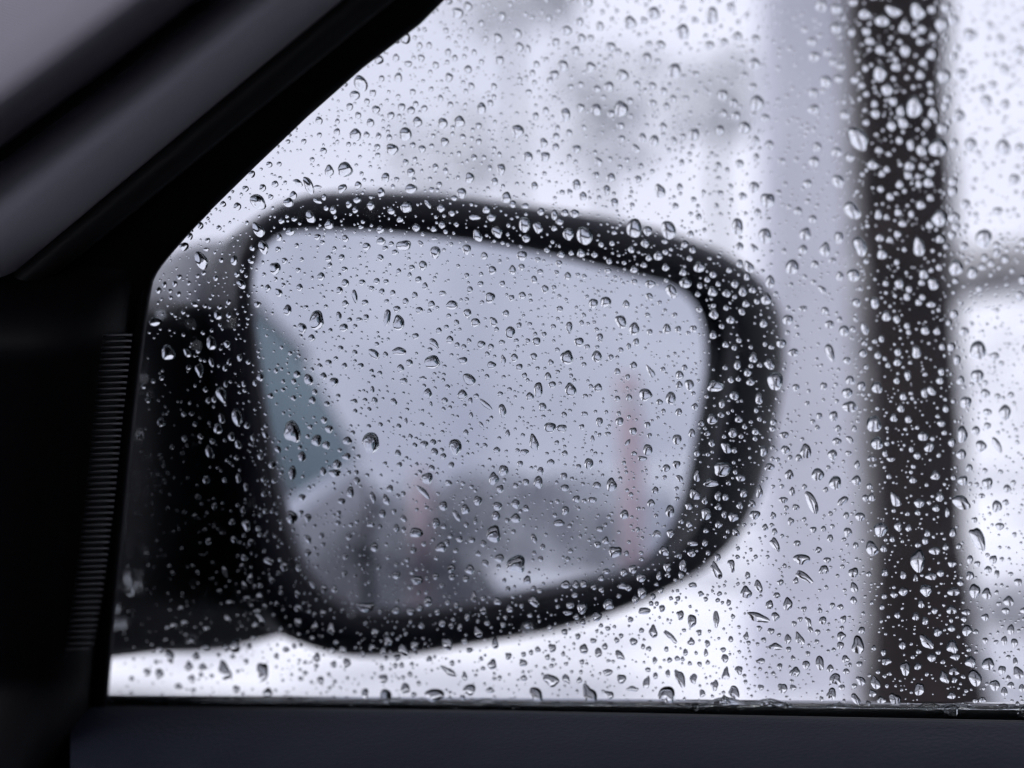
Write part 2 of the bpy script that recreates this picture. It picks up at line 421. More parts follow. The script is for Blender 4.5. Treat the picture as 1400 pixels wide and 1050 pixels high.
# --- black window frame between glass and pillar trim
def lines(*rows):
    """rows of (list of (px,py), offset inside the glass plane); resampled to one length"""
    return loft([[on_glass(x, y, off) for x, y in resample(pts, 64, closed=False)] for pts, off in rows])
gl_edge = [(150, 1000), (160, 900), (206, 398), (212, 372), (266, 310), (300, 276), (367, 210), (420, 160), (490, 98), (560, 42), (612, 0)] + ext_px
up_edge = [(190, 470), (203, 420)] + gl_edge[3:]
def shift(pts, dx, dy): return [(x + dx, y + dy) for x, y in pts]
grey_edge = [(-120, 480), (21, 375), (171, 251), (323, 125), (475, 0), (640, -136), (860, -318), (1150, -557), (1500, -846), (1800, -1094)]
seal_lo = [(-60, 500), (40, 404), (190, 280), (340, 156), (492, 30), (655, -104), (875, -286), (1165, -525), (1515, -814), (1815, -1062)]
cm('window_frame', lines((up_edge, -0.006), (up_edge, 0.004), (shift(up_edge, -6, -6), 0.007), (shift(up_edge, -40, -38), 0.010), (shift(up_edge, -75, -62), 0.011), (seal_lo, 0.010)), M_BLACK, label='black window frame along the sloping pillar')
sl = [on_glass(x, y, 0.013) for x, y in resample([((a[0] + b[0]) / 2, (a[1] + b[1]) / 2) for a, b in zip(grey_edge, seal_lo)], 40, closed=False)]
cm('door_seal', tube(sl, 0.0034, 10), M_RUBBER)
# --- pillar trim: mid-grey cover, black strip for the groove's shade, fabric face
j_mid = [(-180, 345), (0, 217), (89, 152), (178, 86), (262, 22), (420, -100), (640, -270), (900, -470), (1200, -700), (1500, -930)]
nrm = np.array([-0.60, -0.80])
def par(pts, k): return [(x + nrm[0] * k, y + nrm[1] * k) for x, y in pts]
def between(t): a_, b_ = resample(grey_edge, 64, closed=False), resample(j_mid, 64, closed=False); return [tuple(p_ + (q_ - p_) * t) for p_, q_ in zip(a_, b_)]
cm('pillar_cover', lines(*[(between(t_), off_) for t_, off_ in ((-.05, .006), (0, .012), (.05, .0150), (.14, .0182), (.30, .0222), (.46, .0248), (.56, .0254), (.65, .0244), (.73, .0214), (.80, .0165), (.87, .0105), (.93, .0055), (.97, .003))]), M_COVER, label='smooth grey pillar cover')
cm('pillar_groove_shade', lines((par(j_mid, -30), 0.006), (j_mid, 0.002), (par(j_mid, 30), 0.006)), M_RUBBER)  # black strip stands in for the soft shade of the rounded hollow
cm('pillar_fabric', lines((par(j_mid, 10), 0.004), (par(j_mid, 17), 0.020), (par(j_mid, 28), 0.033), (par(j_mid, 42), 0.0400), (par(j_mid, 60), 0.0425), (par(j_mid, 86), 0.0405), (par(j_mid, 122), 0.034), (par(j_mid, 174), 0.020), (par(j_mid, 260), -0.006), (par(j_mid, 420), -0.045), (par(j_mid, 640), -0.07)), M_FABRIC, label='woven grey fabric face of the pillar')

# --- corner panel with its ribbed grille
edge_l = [(288, 288), (250, 328), (216, 370), (206, 398), (196, 470), (184, 570), (172, 690), (160, 810), (150, 920), (146, 965), (140, 1000), (128, 1035), (112, 1080), (100, 1150), (95, 1260)]
def eshift(k, d=0): return [(x - k, y + d) for x, y in edge_l]
def tapered(*rows):
    """like lines(), flush with the frame at its upper end"""
    out_ = []
    for pts, off in rows:
        r = []
        for x, y in resample(pts, 90, closed=False):
            k = min(max((y - 320) / 170.0, 0), 1); k = k * k * (3 - 2 * k)
            r.append(on_glass(x, y, (off * k + min(off, 0.0065) * (1 - k)) * (1 + 0.5 * min(max((y - 930) / 110.0, 0), 1.6) ** 1.3 * (off > .009))))
        out_.append(r)
    return loft(out_)
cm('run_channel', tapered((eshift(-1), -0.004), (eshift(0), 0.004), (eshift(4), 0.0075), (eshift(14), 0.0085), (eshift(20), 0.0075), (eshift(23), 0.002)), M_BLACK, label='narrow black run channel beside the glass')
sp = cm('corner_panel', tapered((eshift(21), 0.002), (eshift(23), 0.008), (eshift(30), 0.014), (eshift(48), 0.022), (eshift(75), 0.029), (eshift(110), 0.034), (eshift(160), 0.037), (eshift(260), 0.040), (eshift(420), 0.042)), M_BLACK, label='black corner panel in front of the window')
NR = 56
for i in range(NR):                                           # fine ribs that wrap round the panel's lit edge
    y = 458 + i * 8.1 + rng.uniform(-.35, .35); k = i / (NR - 1)
    xe = np.interp(y, [458, 570, 690, 810, 880, 915], [183, 170, 158, 143, 132, 108]) - 2
    prof = [(0, .0105), (4, .0135), (10, .0172), (20, .0208), (28, .0236), (34, .0250), (40, .0262)]
    rows = []
    for d, off in prof:
        yy = y + 2.6 * (d / 60.0) ** 1.4
        rows.append([on_glass(xe - d, yy - 2.1, off), on_glass(xe - d, yy - 1.2, off + .0018), on_glass(xe - d, yy + 1.0, off + .0018), on_glass(xe - d, yy + 2.0, off)])
    v, f = loft(rows, closed=True, caps=True)
    o = mesh('rib', [np.array(q) - CO for q in v], f, M_RIB, sp)

# --- door panel top and seals under the glass
def bpx(dy): return [(x, np.interp(x, [0, 150, 700, 1400, 2600, 4200], [966, 968, 975, 988, 1010, 1040]) + dy) for x in (96, 150, 300, 500, 700, 900, 1100, 1300, 1500, 1900, 2500, 3400)]
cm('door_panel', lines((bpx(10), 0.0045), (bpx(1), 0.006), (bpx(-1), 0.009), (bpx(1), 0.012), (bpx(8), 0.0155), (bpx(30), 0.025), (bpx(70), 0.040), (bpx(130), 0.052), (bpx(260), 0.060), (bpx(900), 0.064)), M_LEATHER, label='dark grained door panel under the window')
cm('inner_seal', lines((bpx(18), 0.003), (bpx(-1.5), 0.0043), (bpx(-3), 0.0053), (bpx(-1), 0.0065), (bpx(8), 0.0068)), M_RUBBER)
ou = np.linspace(guv(100, 957)[0] - .04, U_END, 30)
def obelt(d, off): return [G(u, belt(u) + d, off) for u in ou]
cm('outer_seal', loft([obelt(-.004, -0.0006), obelt(-.0002, -0.0006), obelt(0.0, -0.0012), obelt(-.0010, -0.0040), obelt(-.004, -0.0055), obelt(-.010, -0.008), obelt(-.018, -0.012)]), M_WETRUBBER, label='black rubber strip along the bottom of the glass outside')

# --- outer flank, roof, cabin and other glass (seen in the wing mirror and around the cabin)
def xs(a, b, n=14): return np.linspace(a, b, n)
def belt_pt(x, dv=0.0, off=0.0):
    u = x - G0[0]; return G(u, belt(u) + dv, off)
XF, XR = -0.62, 3.05
def flank(prof, a, b, n=16):
    rows = []
    for dv, dy in prof:
        rows.append([belt_pt(x) + np.array([0, dy - 0.06 * max(0, (x - 1.6) / 1.5) ** 2, dv]) for x in xs(a, b, n)])
    return loft(rows)
prof = [(-.016, .012), (-.020, .026), (-.030, .040), (-.06, .056), (-.12, .064), (-.24, .060), (-.28, .050), (-.40, .056), (-.62, .050), (-.70, .02)]
bevel_gap = 0.004
for nm, a, b, lab in (('front_door', -0.50, 0.70, 'dark painted front door outside'), ('rear_door', 0.70 + bevel_gap, 1.62, 'dark painted rear door outside'), ('rear_quarter', 1.62 + bevel_gap, XR, 'dark painted rear quarter'), ('front_fender', -1.9, -0.50 - bevel_gap, 'dark painted front fender')):
    d = cm(nm, flank(prof, a, b), M_PAINT, label=lab)
    if 'door' in nm:
        hx = b - 0.18; hp = belt_pt(hx) + np.array([0, .075, -.16])
        bevel(cm('handle', tube([hp + np.array([-.10, -.02, 0]), hp + np.array([-.08, .02, 0]), hp + np.array([.08, .02, 0]), hp + np.array([.10, -.02, 0])], 0.012, 8), M_PAINT, d), 0.001)
cm('belt_trim', loft([[belt_pt(x) + np.array([0, dy, dz]) for x in xs(-.35, 2.2, 12)] for dz, dy in ((-.012, .012), (-.006, .020), (-.014, .028), (-.034, .034))]), M_CHROME, label='bright strip along the window line')
ROOF_Z = float(G(0, top_v)[2]) + 0.02
yt = float(G(0, top_v)[1])
def gv(x, v, off=0.0): return G(x - G0[0], v, off)
# pillars between the side windows, black
cm('centre_pillar', prism([gv(0.655, top_v, -.002), gv(0.655, belt(0.655 - G0[0]) - .02, -.002), gv(0.76, belt(0.76 - G0[0]) - .02, -.002), gv(0.745, top_v, -.002)], -GN * .03), M_GLOSSBLACK, smooth=False)
cm('rear_side_window', prism([gv(0.765, belt(0.765 - G0[0]) - .02), gv(2.40, belt(2.40 - G0[0]) - .02), gv(2.30, top_v - .10), gv(2.12, top_v - .012), gv(0.75, top_v)], -GN * .004), M_TINT, smooth=False)
cm('rear_pillar', prism([gv(2.41, belt(2.41 - G0[0]) - .02, -.001), gv(2.85, belt(2.85 - G0[0]) - .02, -.001), gv(2.62, top_v - .02, .02), gv(2.14, top_v, -.001), gv(2.32, top_v - .10, -.001)], -GN * .03), M_PAINT, smooth=False)
RY0, RY1 = yt, -0.56 - yt
def roofrow(x, z0, crown):
    return [(x, y, z0 + crown * (1 - ((y + .28) / ((RY0 - RY1) / 2)) ** 2)) for y in np.linspace(RY0 + .0, RY1, 12)]
rx = [0.02, 0.10, 0.4, 1.0, 1.7, 2.3, 2.62]
rz = [-.055, -.02, .0, .01, .005, -.02, -.07]
cm('roof', loft([roofrow(x, ROOF_Z + z, .05) for x, z in zip(rx, rz)]), M_PAINT, label='dark painted roof')
cm('headliner', loft([roofrow(x, ROOF_Z + z - .03, .045) for x, z in zip(rx, rz)]), M_HEAD)
cm('roof_rail', tube([gv(x, top_v + .006, .004) for x in xs(0.05, 2.55, 10)], 0.016, 8), M_PAINT)
# far side (mirror image about the car's centre line y = -0.28)
def far(p): q = np.array(p, float); q[1] = -0.56 - q[1]; return q
fv, ff = flank(prof, -1.9, XR); cm('far_flank', ([far(q) for q in fv], ff), M_PAINT)
cm('far_door_panel', loft([[far(belt_pt(x)) + np.array([0, dy, dz]) for x in xs(-.6, 1.7, 8)] for dz, dy in ((0, .0), (0.0, .04), (-.1, .08), (-.6, .10))]), M_LEATHER)
cm('far_side_window', prism([far(gv(-.35, belt(-.35) - .02)), far(gv(0.65, belt(0.65) - .02)), far(gv(0.65, top_v)), far(gv(0.15, top_v))], far(-GN * .004) - far((0, 0, 0))), M_GLASS, smooth=False)
cm('far_centre_pillar', prism([far(gv(0.655, top_v)), far(gv(0.655, belt(.6) - .02)), far(gv(0.76, belt(.6) - .02)), far(gv(0.745, top_v))], (0, .06, 0)), M_BLACK, smooth=False)
cm('far_pillar', tube([far(gv(-.62, belt(-.62) - .02)), far(gv(-.1, belt(0) + .28)), far(gv(0.12, top_v + .01))], 0.045, 10), M_BLACK)
# windscreen, dashboard, bonnet, seats, floor
ws = [gv(-.66, belt(-.66) - .02, .03), gv(0.03, top_v + .005, .03), far(gv(0.03, top_v + .005, .03)), far(gv(-.66, belt(-.66) - .02, .03))]
cm('windscreen', prism(ws, (-.003, 0, .004)), M_GLASS, smooth=False)
dash_y = (0.40, -0.96)
cm('dashboard', loft([[(x, y, z) for y in np.linspace(*dash_y, 10)] for x, z in ((-.80, .96), (-.68, 1.0), (-.45, 0.985), (-.33, .95), (-.28, .88), (-.30, .70), (-.36, .45), (-.5, .30))]), M_LEATHER)
cm('bonnet', loft([[(x, y, z - .05 * ((y + .28) / .75) ** 2) for y in np.linspace(.50, -1.06, 12)] for x, z in ((-.72, 1.0), (-1.0, .98), (-1.4, .94), (-1.8, .86), (-1.95, .74), (-1.97, .45))]), M_PAINT)
cm('tailgate', loft([[(x, y, z) for y in np.linspace(.44, -1.0, 8)] for x, z in ((2.88, 1.06), (2.97, .98), (3.05, .80), (3.05, .40))]), M_PAINT)
cm('rear_window', prism([(2.64, .30, 1.33), (2.88, .40, 1.06), (2.88, -.96, 1.06), (2.64, -.86, 1.33)], (.004, 0, .003)), M_TINT, smooth=False)
cm('floor_pan', box((0.6, -.28, .27), (3.6, 1.46, .04)), M_HEAD, smooth=False)
def seat(x, y):
    s = empty('seat', np.array([x, y, .30]) - CO, car)
    def sm(nm, rows, mt=M_LEATHER): return mesh(nm, *loft(rows, closed=True, caps=True), mt, s)
    def ring(cx, cz, hx, hy, tilt=0):
        return [(cx + math.cos(q) * 0, math.copysign(abs(math.cos(q)) ** .5, math.cos(q)) * hy, cz + math.copysign(abs(math.sin(q)) ** .5, math.sin(q)) * hx) for q in np.linspace(0, 2 * math.pi, 20, endpoint=False)]
    sm('seat_cushion', [ring(xx, .14 + zz, h, .24) for xx, zz, h in ((-.26, .02, .03), (-.25, .03, .07), (-.1, .02, .08), (.15, 0, .08), (.22, 0, .03))])
    def hring(xx, zz, hx, hy): return [(xx + math.copysign(abs(math.sin(q)) ** .5, math.sin(q)) * hx, math.copysign(abs(math.cos(q)) ** .5, math.cos(q)) * hy, zz) for q in np.linspace(0, 2 * math.pi, 20, endpoint=False)]
    sm('backrest', [hring(.20 + .25 * k, .16 + .58 * k, hh, ww) for k, hh, ww in ((0, .05, .22), (.05, .07, .24), (.5, .07, .25), (.9, .06, .21), (1, .03, .18))])
    sm('headrest', [hring(.45 + .05 * k, .78 + .18 * k, hh, ww) for k, hh, ww in ((0, .02, .09), (.15, .045, .12), (.8, .045, .12), (1, .02, .1))])
seat(0.62, -0.02); seat(0.62, -0.58)
cm('rear_bench', loft([[(x, y, z) for y in np.linspace(.40, -.96, 8)] for x, z in ((1.05, .32), (1.05, .56), (1.10, .60), (1.5, .56), (1.55, .60), (1.75, 1.10), (1.85, 1.12), (1.9, .3))]), M_LEATHER)
# wheels
def wheel(x, y, sgn):
    o = empty('wheel', np.array([x, y, .31]) - CO, car)
    prof_ = [(.20, -.09), (.24, -.105), (.29, -.10), (.31, -.07), (.312, 0), (.31, .07), (.29, .10), (.24, .105), (.20, .09)]
    rows = [[(r * math.cos(q), h, r * math.sin(q)) for q in np.linspace(0, 2 * math.pi, 32, endpoint=False)] for r, h in prof_]
    mesh('tyre', *loft(rows, closed=True), M_RUBBER, o)
    rows = [[(r * math.cos(q) * (1 - .0), sgn * h, r * math.sin(q)) for q in np.linspace(0, 2 * math.pi, 32, endpoint=False)] for r, h in ((.205, .085), (.19, .07), (.17, .045), (.07, .06), (.05, .075), (.001, .075))]
    mesh('rim', *loft(rows, closed=True), M_CHROME, o)
for x in (-1.15, 2.25):
    wheel(x, .44, 1); wheel(x, -1.0, -1)

# ------------------------------------------------------------------ wing mirror
glass_px = [(346, 400), (352, 352), (378, 324), (430, 312), (560, 318), (720, 340), (872, 372), (954, 392), (988, 428), (994, 490), (980, 570), (955, 684), (922, 748), (868, 780), (760, 800), (640, 822), (540, 831), (480, 824), (432, 788), (404, 730), (384, 650), (362, 530)]
outer_px = [(318, 400), (328, 335), (362, 292), (430, 264), (560, 262), (720, 280), (880, 308), (1000, 350), (1056, 402), (1074, 465), (1064, 570), (1034, 690), (984, 762), (900, 815), (780, 858), (640, 884), (540, 898), (450, 893), (378, 858), (342, 780), (322, 670), (314, 530)]
MC = at(660, 572, 0.70)
R_CONVEX = 1.35
# aim the glass so that straight-back rays leave it at pixel (580, 652)
def aim(n):
    n = n / np.linalg.norm(n)
    return n
v_aim = ray(580, 652); v_aim = v_aim / np.linalg.norm(v_aim)
half = np.array([1.0, 0.0, 0.0]) - v_aim; half /= np.linalg.norm(half)         # normal wanted at that point
def plane_pt(px, py, n, off=0.0):
    d = ray(px, py); k = ((MC + n * off - EYE) @ n) / (d @ n); return EYE + d * k
MN = half.copy()
for _ in range(8):                                            # the convex glass turns away from its middle
    q = plane_pt(580, 652, MN) - MC; q -= MN * (q @ MN)
    MN = half - q / R_CONVEX; MN /= np.linalg.norm(MN)
MUx = np.cross([0, 0, 1.0], MN); MUx /= np.linalg.norm(MUx); MUy = np.cross(MN, MUx)
NM = 96
gpx, opx = resample(glass_px, 800), resample(outer_px, 800)
def by_angle(pts, n):
    """outline points at evenly spread angles about the mirror's middle"""
    a = np.unwrap(np.arctan2(pts[:, 1] - 572, pts[:, 0] - 660)); s = np.sign(a[-1] - a[0]); a = a * s
    o = np.argsort(a); a = a[o]; pp = pts[o]
    q = np.linspace(-math.pi, math.pi, n, endpoint=False)
    aa = np.r_[a - 2 * math.pi, a, a + 2 * math.pi]; P2 = np.r_[pp, pp, pp]
    return np.c_[np.interp(q, aa, P2[:, 0]), np.interp(q, aa, P2[:, 1])]
gpx, opx = by_angle(gpx, NM), by_angle(opx, NM)
wm = empty('wing_mirror', MC - CO, car); wm['label'] = 'black wing mirror with its reflecting glass'
def mm_(name, vf, material, smooth=True):
    v, f = vf; return mesh(name, [np.array(q, float) - MC for q in v], f, material, wm, smooth)
def sag(p):
    q = p - MC; q = q - MN * (q @ MN); return p - MN * (q @ q) / (2 * R_CONVEX)
g3 = np.array([plane_pt(x, y, MN) for x, y in gpx])
rows = [[sag(MC + (g - MC) * s) for g in g3] for s in np.linspace(1.02, 0.06, 14)]
v, f = loft(rows, closed=True); n0 = 13 * NM; v.append(sag(MC)); f += [(n0 + j, n0 + (j + 1) % NM, len(v) - 1) for j in range(NM)]
M_MIRROR = mat('mirror_silver', (0.56, 0.58, 0.63), 0.0, metal=1.0)
mg = fix_normals(mm_('mirror_glass', (v, f), M_MIRROR)); mg['label'] = 'reflecting mirror glass showing the car flank, road and grey sky'
def mix(k, off): return np.array([plane_pt(*(g + (o - g) * k), MN, off) for g, o in zip(gpx, opx)])
edge_drop = np.array([sag(p) - p for p in g3])
fr = [mix(-.02, -.010), mix(0.0, -.0006), mix(.10, .0012), mix(.26, .0026), mix(.50, .0030), mix(.74, .0018), mix(.92, -.0015), mix(1.0, -.0065), mix(1.0, -.012)]
back = mix(1.0, -.012); bc = back.mean(0)
BD = -MN * 1.0
for k, dpt in ((.985, .012), (.95, .028), (.87, .046), (.74, .062), (.55, .074), (.30, .081), (.08, .083)):
    fr.append(bc + (back - bc) * k + BD * dpt)
v, f = loft([list(r) for r in fr], closed=True); k0 = (len(fr) - 1) * NM; v.append(bc + BD * .083); f += [(k0 + j, k0 + (j + 1) % NM, len(v) - 1) for j in range(NM)]
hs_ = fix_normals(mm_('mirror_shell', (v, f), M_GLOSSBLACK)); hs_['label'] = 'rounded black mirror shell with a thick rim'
# dark grey lip just inside the rim
lip = [mix(-.03, -.004), mix(-.015, .0003), mix(.04, .0011), mix(.10, .0019), mix(.15, .0024)]
mm_('mirror_lip', loft([list(q) for q in lip], closed=True), M_LIP)
# arm from the shell to the door corner
def blob(c, ax, a, b, n=20):
    return [c + ax[0] * a * math.copysign(abs(math.cos(q)) ** .7, math.cos(q)) + ax[1] * b * math.copysign(abs(math.sin(q)) ** .7, math.sin(q)) for q in np.linspace(0, 2 * math.pi, n, endpoint=False)]
A0 = at(400, 662, 0.745); A1 = at(300, 656, 0.70); A2 = at(220, 650, .66); A3 = at(130, 660, .62); A4 = on_glass(-60, 650, -.02)
axs = (np.array([.35, .0, 0.0]) + FWD * .5, np.array([0, 0, 1.0]))
axs = (axs[0] / np.linalg.norm(axs[0]), axs[1])
arm = mm_('mirror_arm', loft([blob(A0, axs, .03, .054), blob(A1, axs, .034, .0585), blob((A1 + A2) / 2, axs, .036, .058), blob(A2, axs, .036, .0570), blob(A3, axs, .036, .0535), blob(A4, axs, .04, .05)], closed=True, caps=True), M_MATTE)
mm_('arm_sheen', tube(resample([at(350, 372, .77), at(300, 382, .775), at(250, 408, .77), at(190, 452, .74), at(120, 500, .70)], 18, closed=False), np.interp(np.linspace(0, 1, 18), [0, .2, .6, 1], [.012, .017, .019, .016]), 16), M_SHEEN)  # added tube, coloured as the hazy sky sheen over the wet arm
arm['label'] = 'black mirror arm joining the shell to the door'

# beads of rain on the shell and arm
def beads(objs, n, seed):
    g = np.random.default_rng(seed); V, F, nv = [], [], 0
    tri = []
    for o in objs:
        me = o.data; off = np.array(o.matrix_world.translation) if False else (np.array(o.parent.location) + CO)
        for p_ in me.polygons:
            c_ = np.array(p_.center) + off; nn = np.array(p_.normal)
            if nn @ (EYE - c_) > 0.004 and nn[2] > -.45: tri.append((c_, nn, math.sqrt(p_.area), p_.area))
    wts = np.array([t_[3] for t_ in tri]); wts /= wts.sum()
    for i in g.choice(len(tri), n, p=wts):
        c_, nn, sz, _ = tri[i]
        a_ = np.cross(nn, [.3, .5, .8]); a_ /= np.linalg.norm(a_); b_ = np.cross(nn, a_)
        c_ = c_ + (a_ * g.uniform(-.5, .5) + b_ * g.uniform(-.5, .5)) * sz; r_ = .0006 + .0016 * g.random() ** 2
        th_ = np.linspace(0, 2 * math.pi, 10, endpoint=False)
        ring_ = np.cos(th_)[:, None] * a_ + np.sin(th_)[:, None] * b_
        rows_ = np.vstack([c_ - nn * .0004 + ring_ * r_, c_ + nn * r_ * .35 + ring_ * r_ * .85, c_ + nn * r_ * .58 + ring_ * r_ * .45, [c_ + nn * r_ * .68]])
        f_ = [(k_ * 10 + j_, k_ * 10 + (j_ + 1) % 10, k_ * 10 + 10 + (j_ + 1) % 10, k_ * 10 + 10 + j_) for k_ in range(2) for j_ in range(10)] + [(20 + j_, 20 + (j_ + 1) % 10, 30) for j_ in range(10)] + [tuple(range(9, -1, -1))]
        F += [tuple(q + nv for q in t_) for t_ in f_]; V.append(rows_); nv += len(rows_)
    o = mesh('mirror_beads', np.vstack(V), F, M_WATER)
    return tag(fix_normals(o), 'fine beads of rain clinging to the black mirror shell and arm', 'rain', kind='stuff')
beads([hs_, arm], 700, 4)

# ------------------------------------------------------------------ things behind the car, seen in the wing mirror
def bounce(px, py, dist):
    """where a ray through a pixel of the mirror glass goes after DIST metres"""
    p = plane_pt(px, py, MN); d = ray(px, py); d = d / np.linalg.norm(d)
    q = p - MC; n = MN + q / R_CONVEX; n /= np.linalg.norm(n)
    return p + (d - 2 * (d @ n) * n) * dist
M_RED = mat('faded_red_plastic', (0.62, 0.50, 0.53), 0.6, noise=(8.0, (0.68, 0.57, 0.59), 4))
M_WHITE = mat('white_band', (0.78, 0.78, 0.80), 0.5)
M_GREYMETAL = mat('grey_metal', (0.12, 0.12, 0.14), 0.5, metal=0.4)
def marker_post(px, dist, h, r, label, hh):
    b = bounce(px, 690, dist); b[2] = 0.0
    o = empty('marker_post', b); tag(o, label, 'marker post', 'marker posts behind the car')
    def ring(z, rr): return [(rr * math.cos(q), rr * math.sin(q), z) for q in np.linspace(0, 2 * math.pi, 20, endpoint=False)]
    mesh('post_base', *loft([ring(0, r * 2.4), ring(.04, r * 2.4), ring(.07, r * 1.6), ring(.08, r * 1.0)], closed=True, caps=True), M_GREYMETAL, o)
    mesh('post_body', *loft([ring(.08, r), ring(h * .45, r), ring(h - .06, r), ring(h - .02, r * .8), ring(h, r * .3)], closed=True, caps=True), M_RED, o)
    for z in hh:
        mesh('reflective_band', *loft([ring(z, r * 1.015), ring(z + .10, r * 1.015)], closed=True), M_WHITE, o)
marker_post(577, 13.0, 1.15, 0.17, 'stout pale pink marker post beside the road, mirrored low in the wing mirror', (.95,))
marker_post(868, 10.0, 1.9, 0.16, 'tall pale pink marker post on the verge, mirrored at the right of the wing mirror', (1.6,))

# clipped hedge across the road behind
M_HEDGE = mat('frosted_hedge_leaf', (0.52, 0.53, 0.57), 0.9, spec=0.1, noise=(2.0, (0.78, 0.79, 0.82), 5))
h0, h1 = bounce(430, 700, 17.0), bounce(905, 640, 11.0); h0[2] = h1[2] = 0.0
hd = empty('clipped_hedge', (h0 + h1) / 2); tag(hd, 'low grey frosted hedge behind the car, mirrored across the wing mirror', 'hedge')
hx = h1 - h0; hl = np.linalg.norm(hx); hx /= hl; hy = np.array([-hx[1], hx[0], 0.0])
vs, fs = [], []
for i in range(5200):
    fu = nrg.uniform(-.5, .5) * hl; e = nrg.random()
    if e < .4: q = (nrg.uniform(-.45, .45), nrg.uniform(.78, .88))
    else: q = (nrg.choice([-1, 1]) * nrg.uniform(.38, .48), nrg.uniform(.02, .84))
    p = hx * fu + hy * q[0] + np.array([0, 0, q[1] + nrg.uniform(0, .25) ** 2 + .12 * math.sin(fu * 1.3) + .08 * math.sin(fu * 3.1)]); a, b = nrg.normal(0, 1, 3), nrg.normal(0, 1, 3)
    a /= np.linalg.norm(a); b -= a * (a @ b); b /= np.linalg.norm(b); s = nrg.uniform(.05, .10); j = len(vs)
    vs += [p - a * s, p + b * s * .55, p + a * s, p - b * s * .55]; fs.append((j, j + 1, j + 2, j + 3))
o = mesh('foliage', vs, fs, M_HEDGE, hd, smooth=False); o['kind'] = 'stuff'
bx_ = [np.array(q) for q in box((0, 0, .39), (hl, .72, .78))[0]]
mesh('hedge_core', [hx * q[0] + hy * q[1] + np.array([0, 0, q[2]]) for q in bx_], box((0, 0, 0), (1, 1, 1))[1], M_HEDGE, hd, smooth=False)

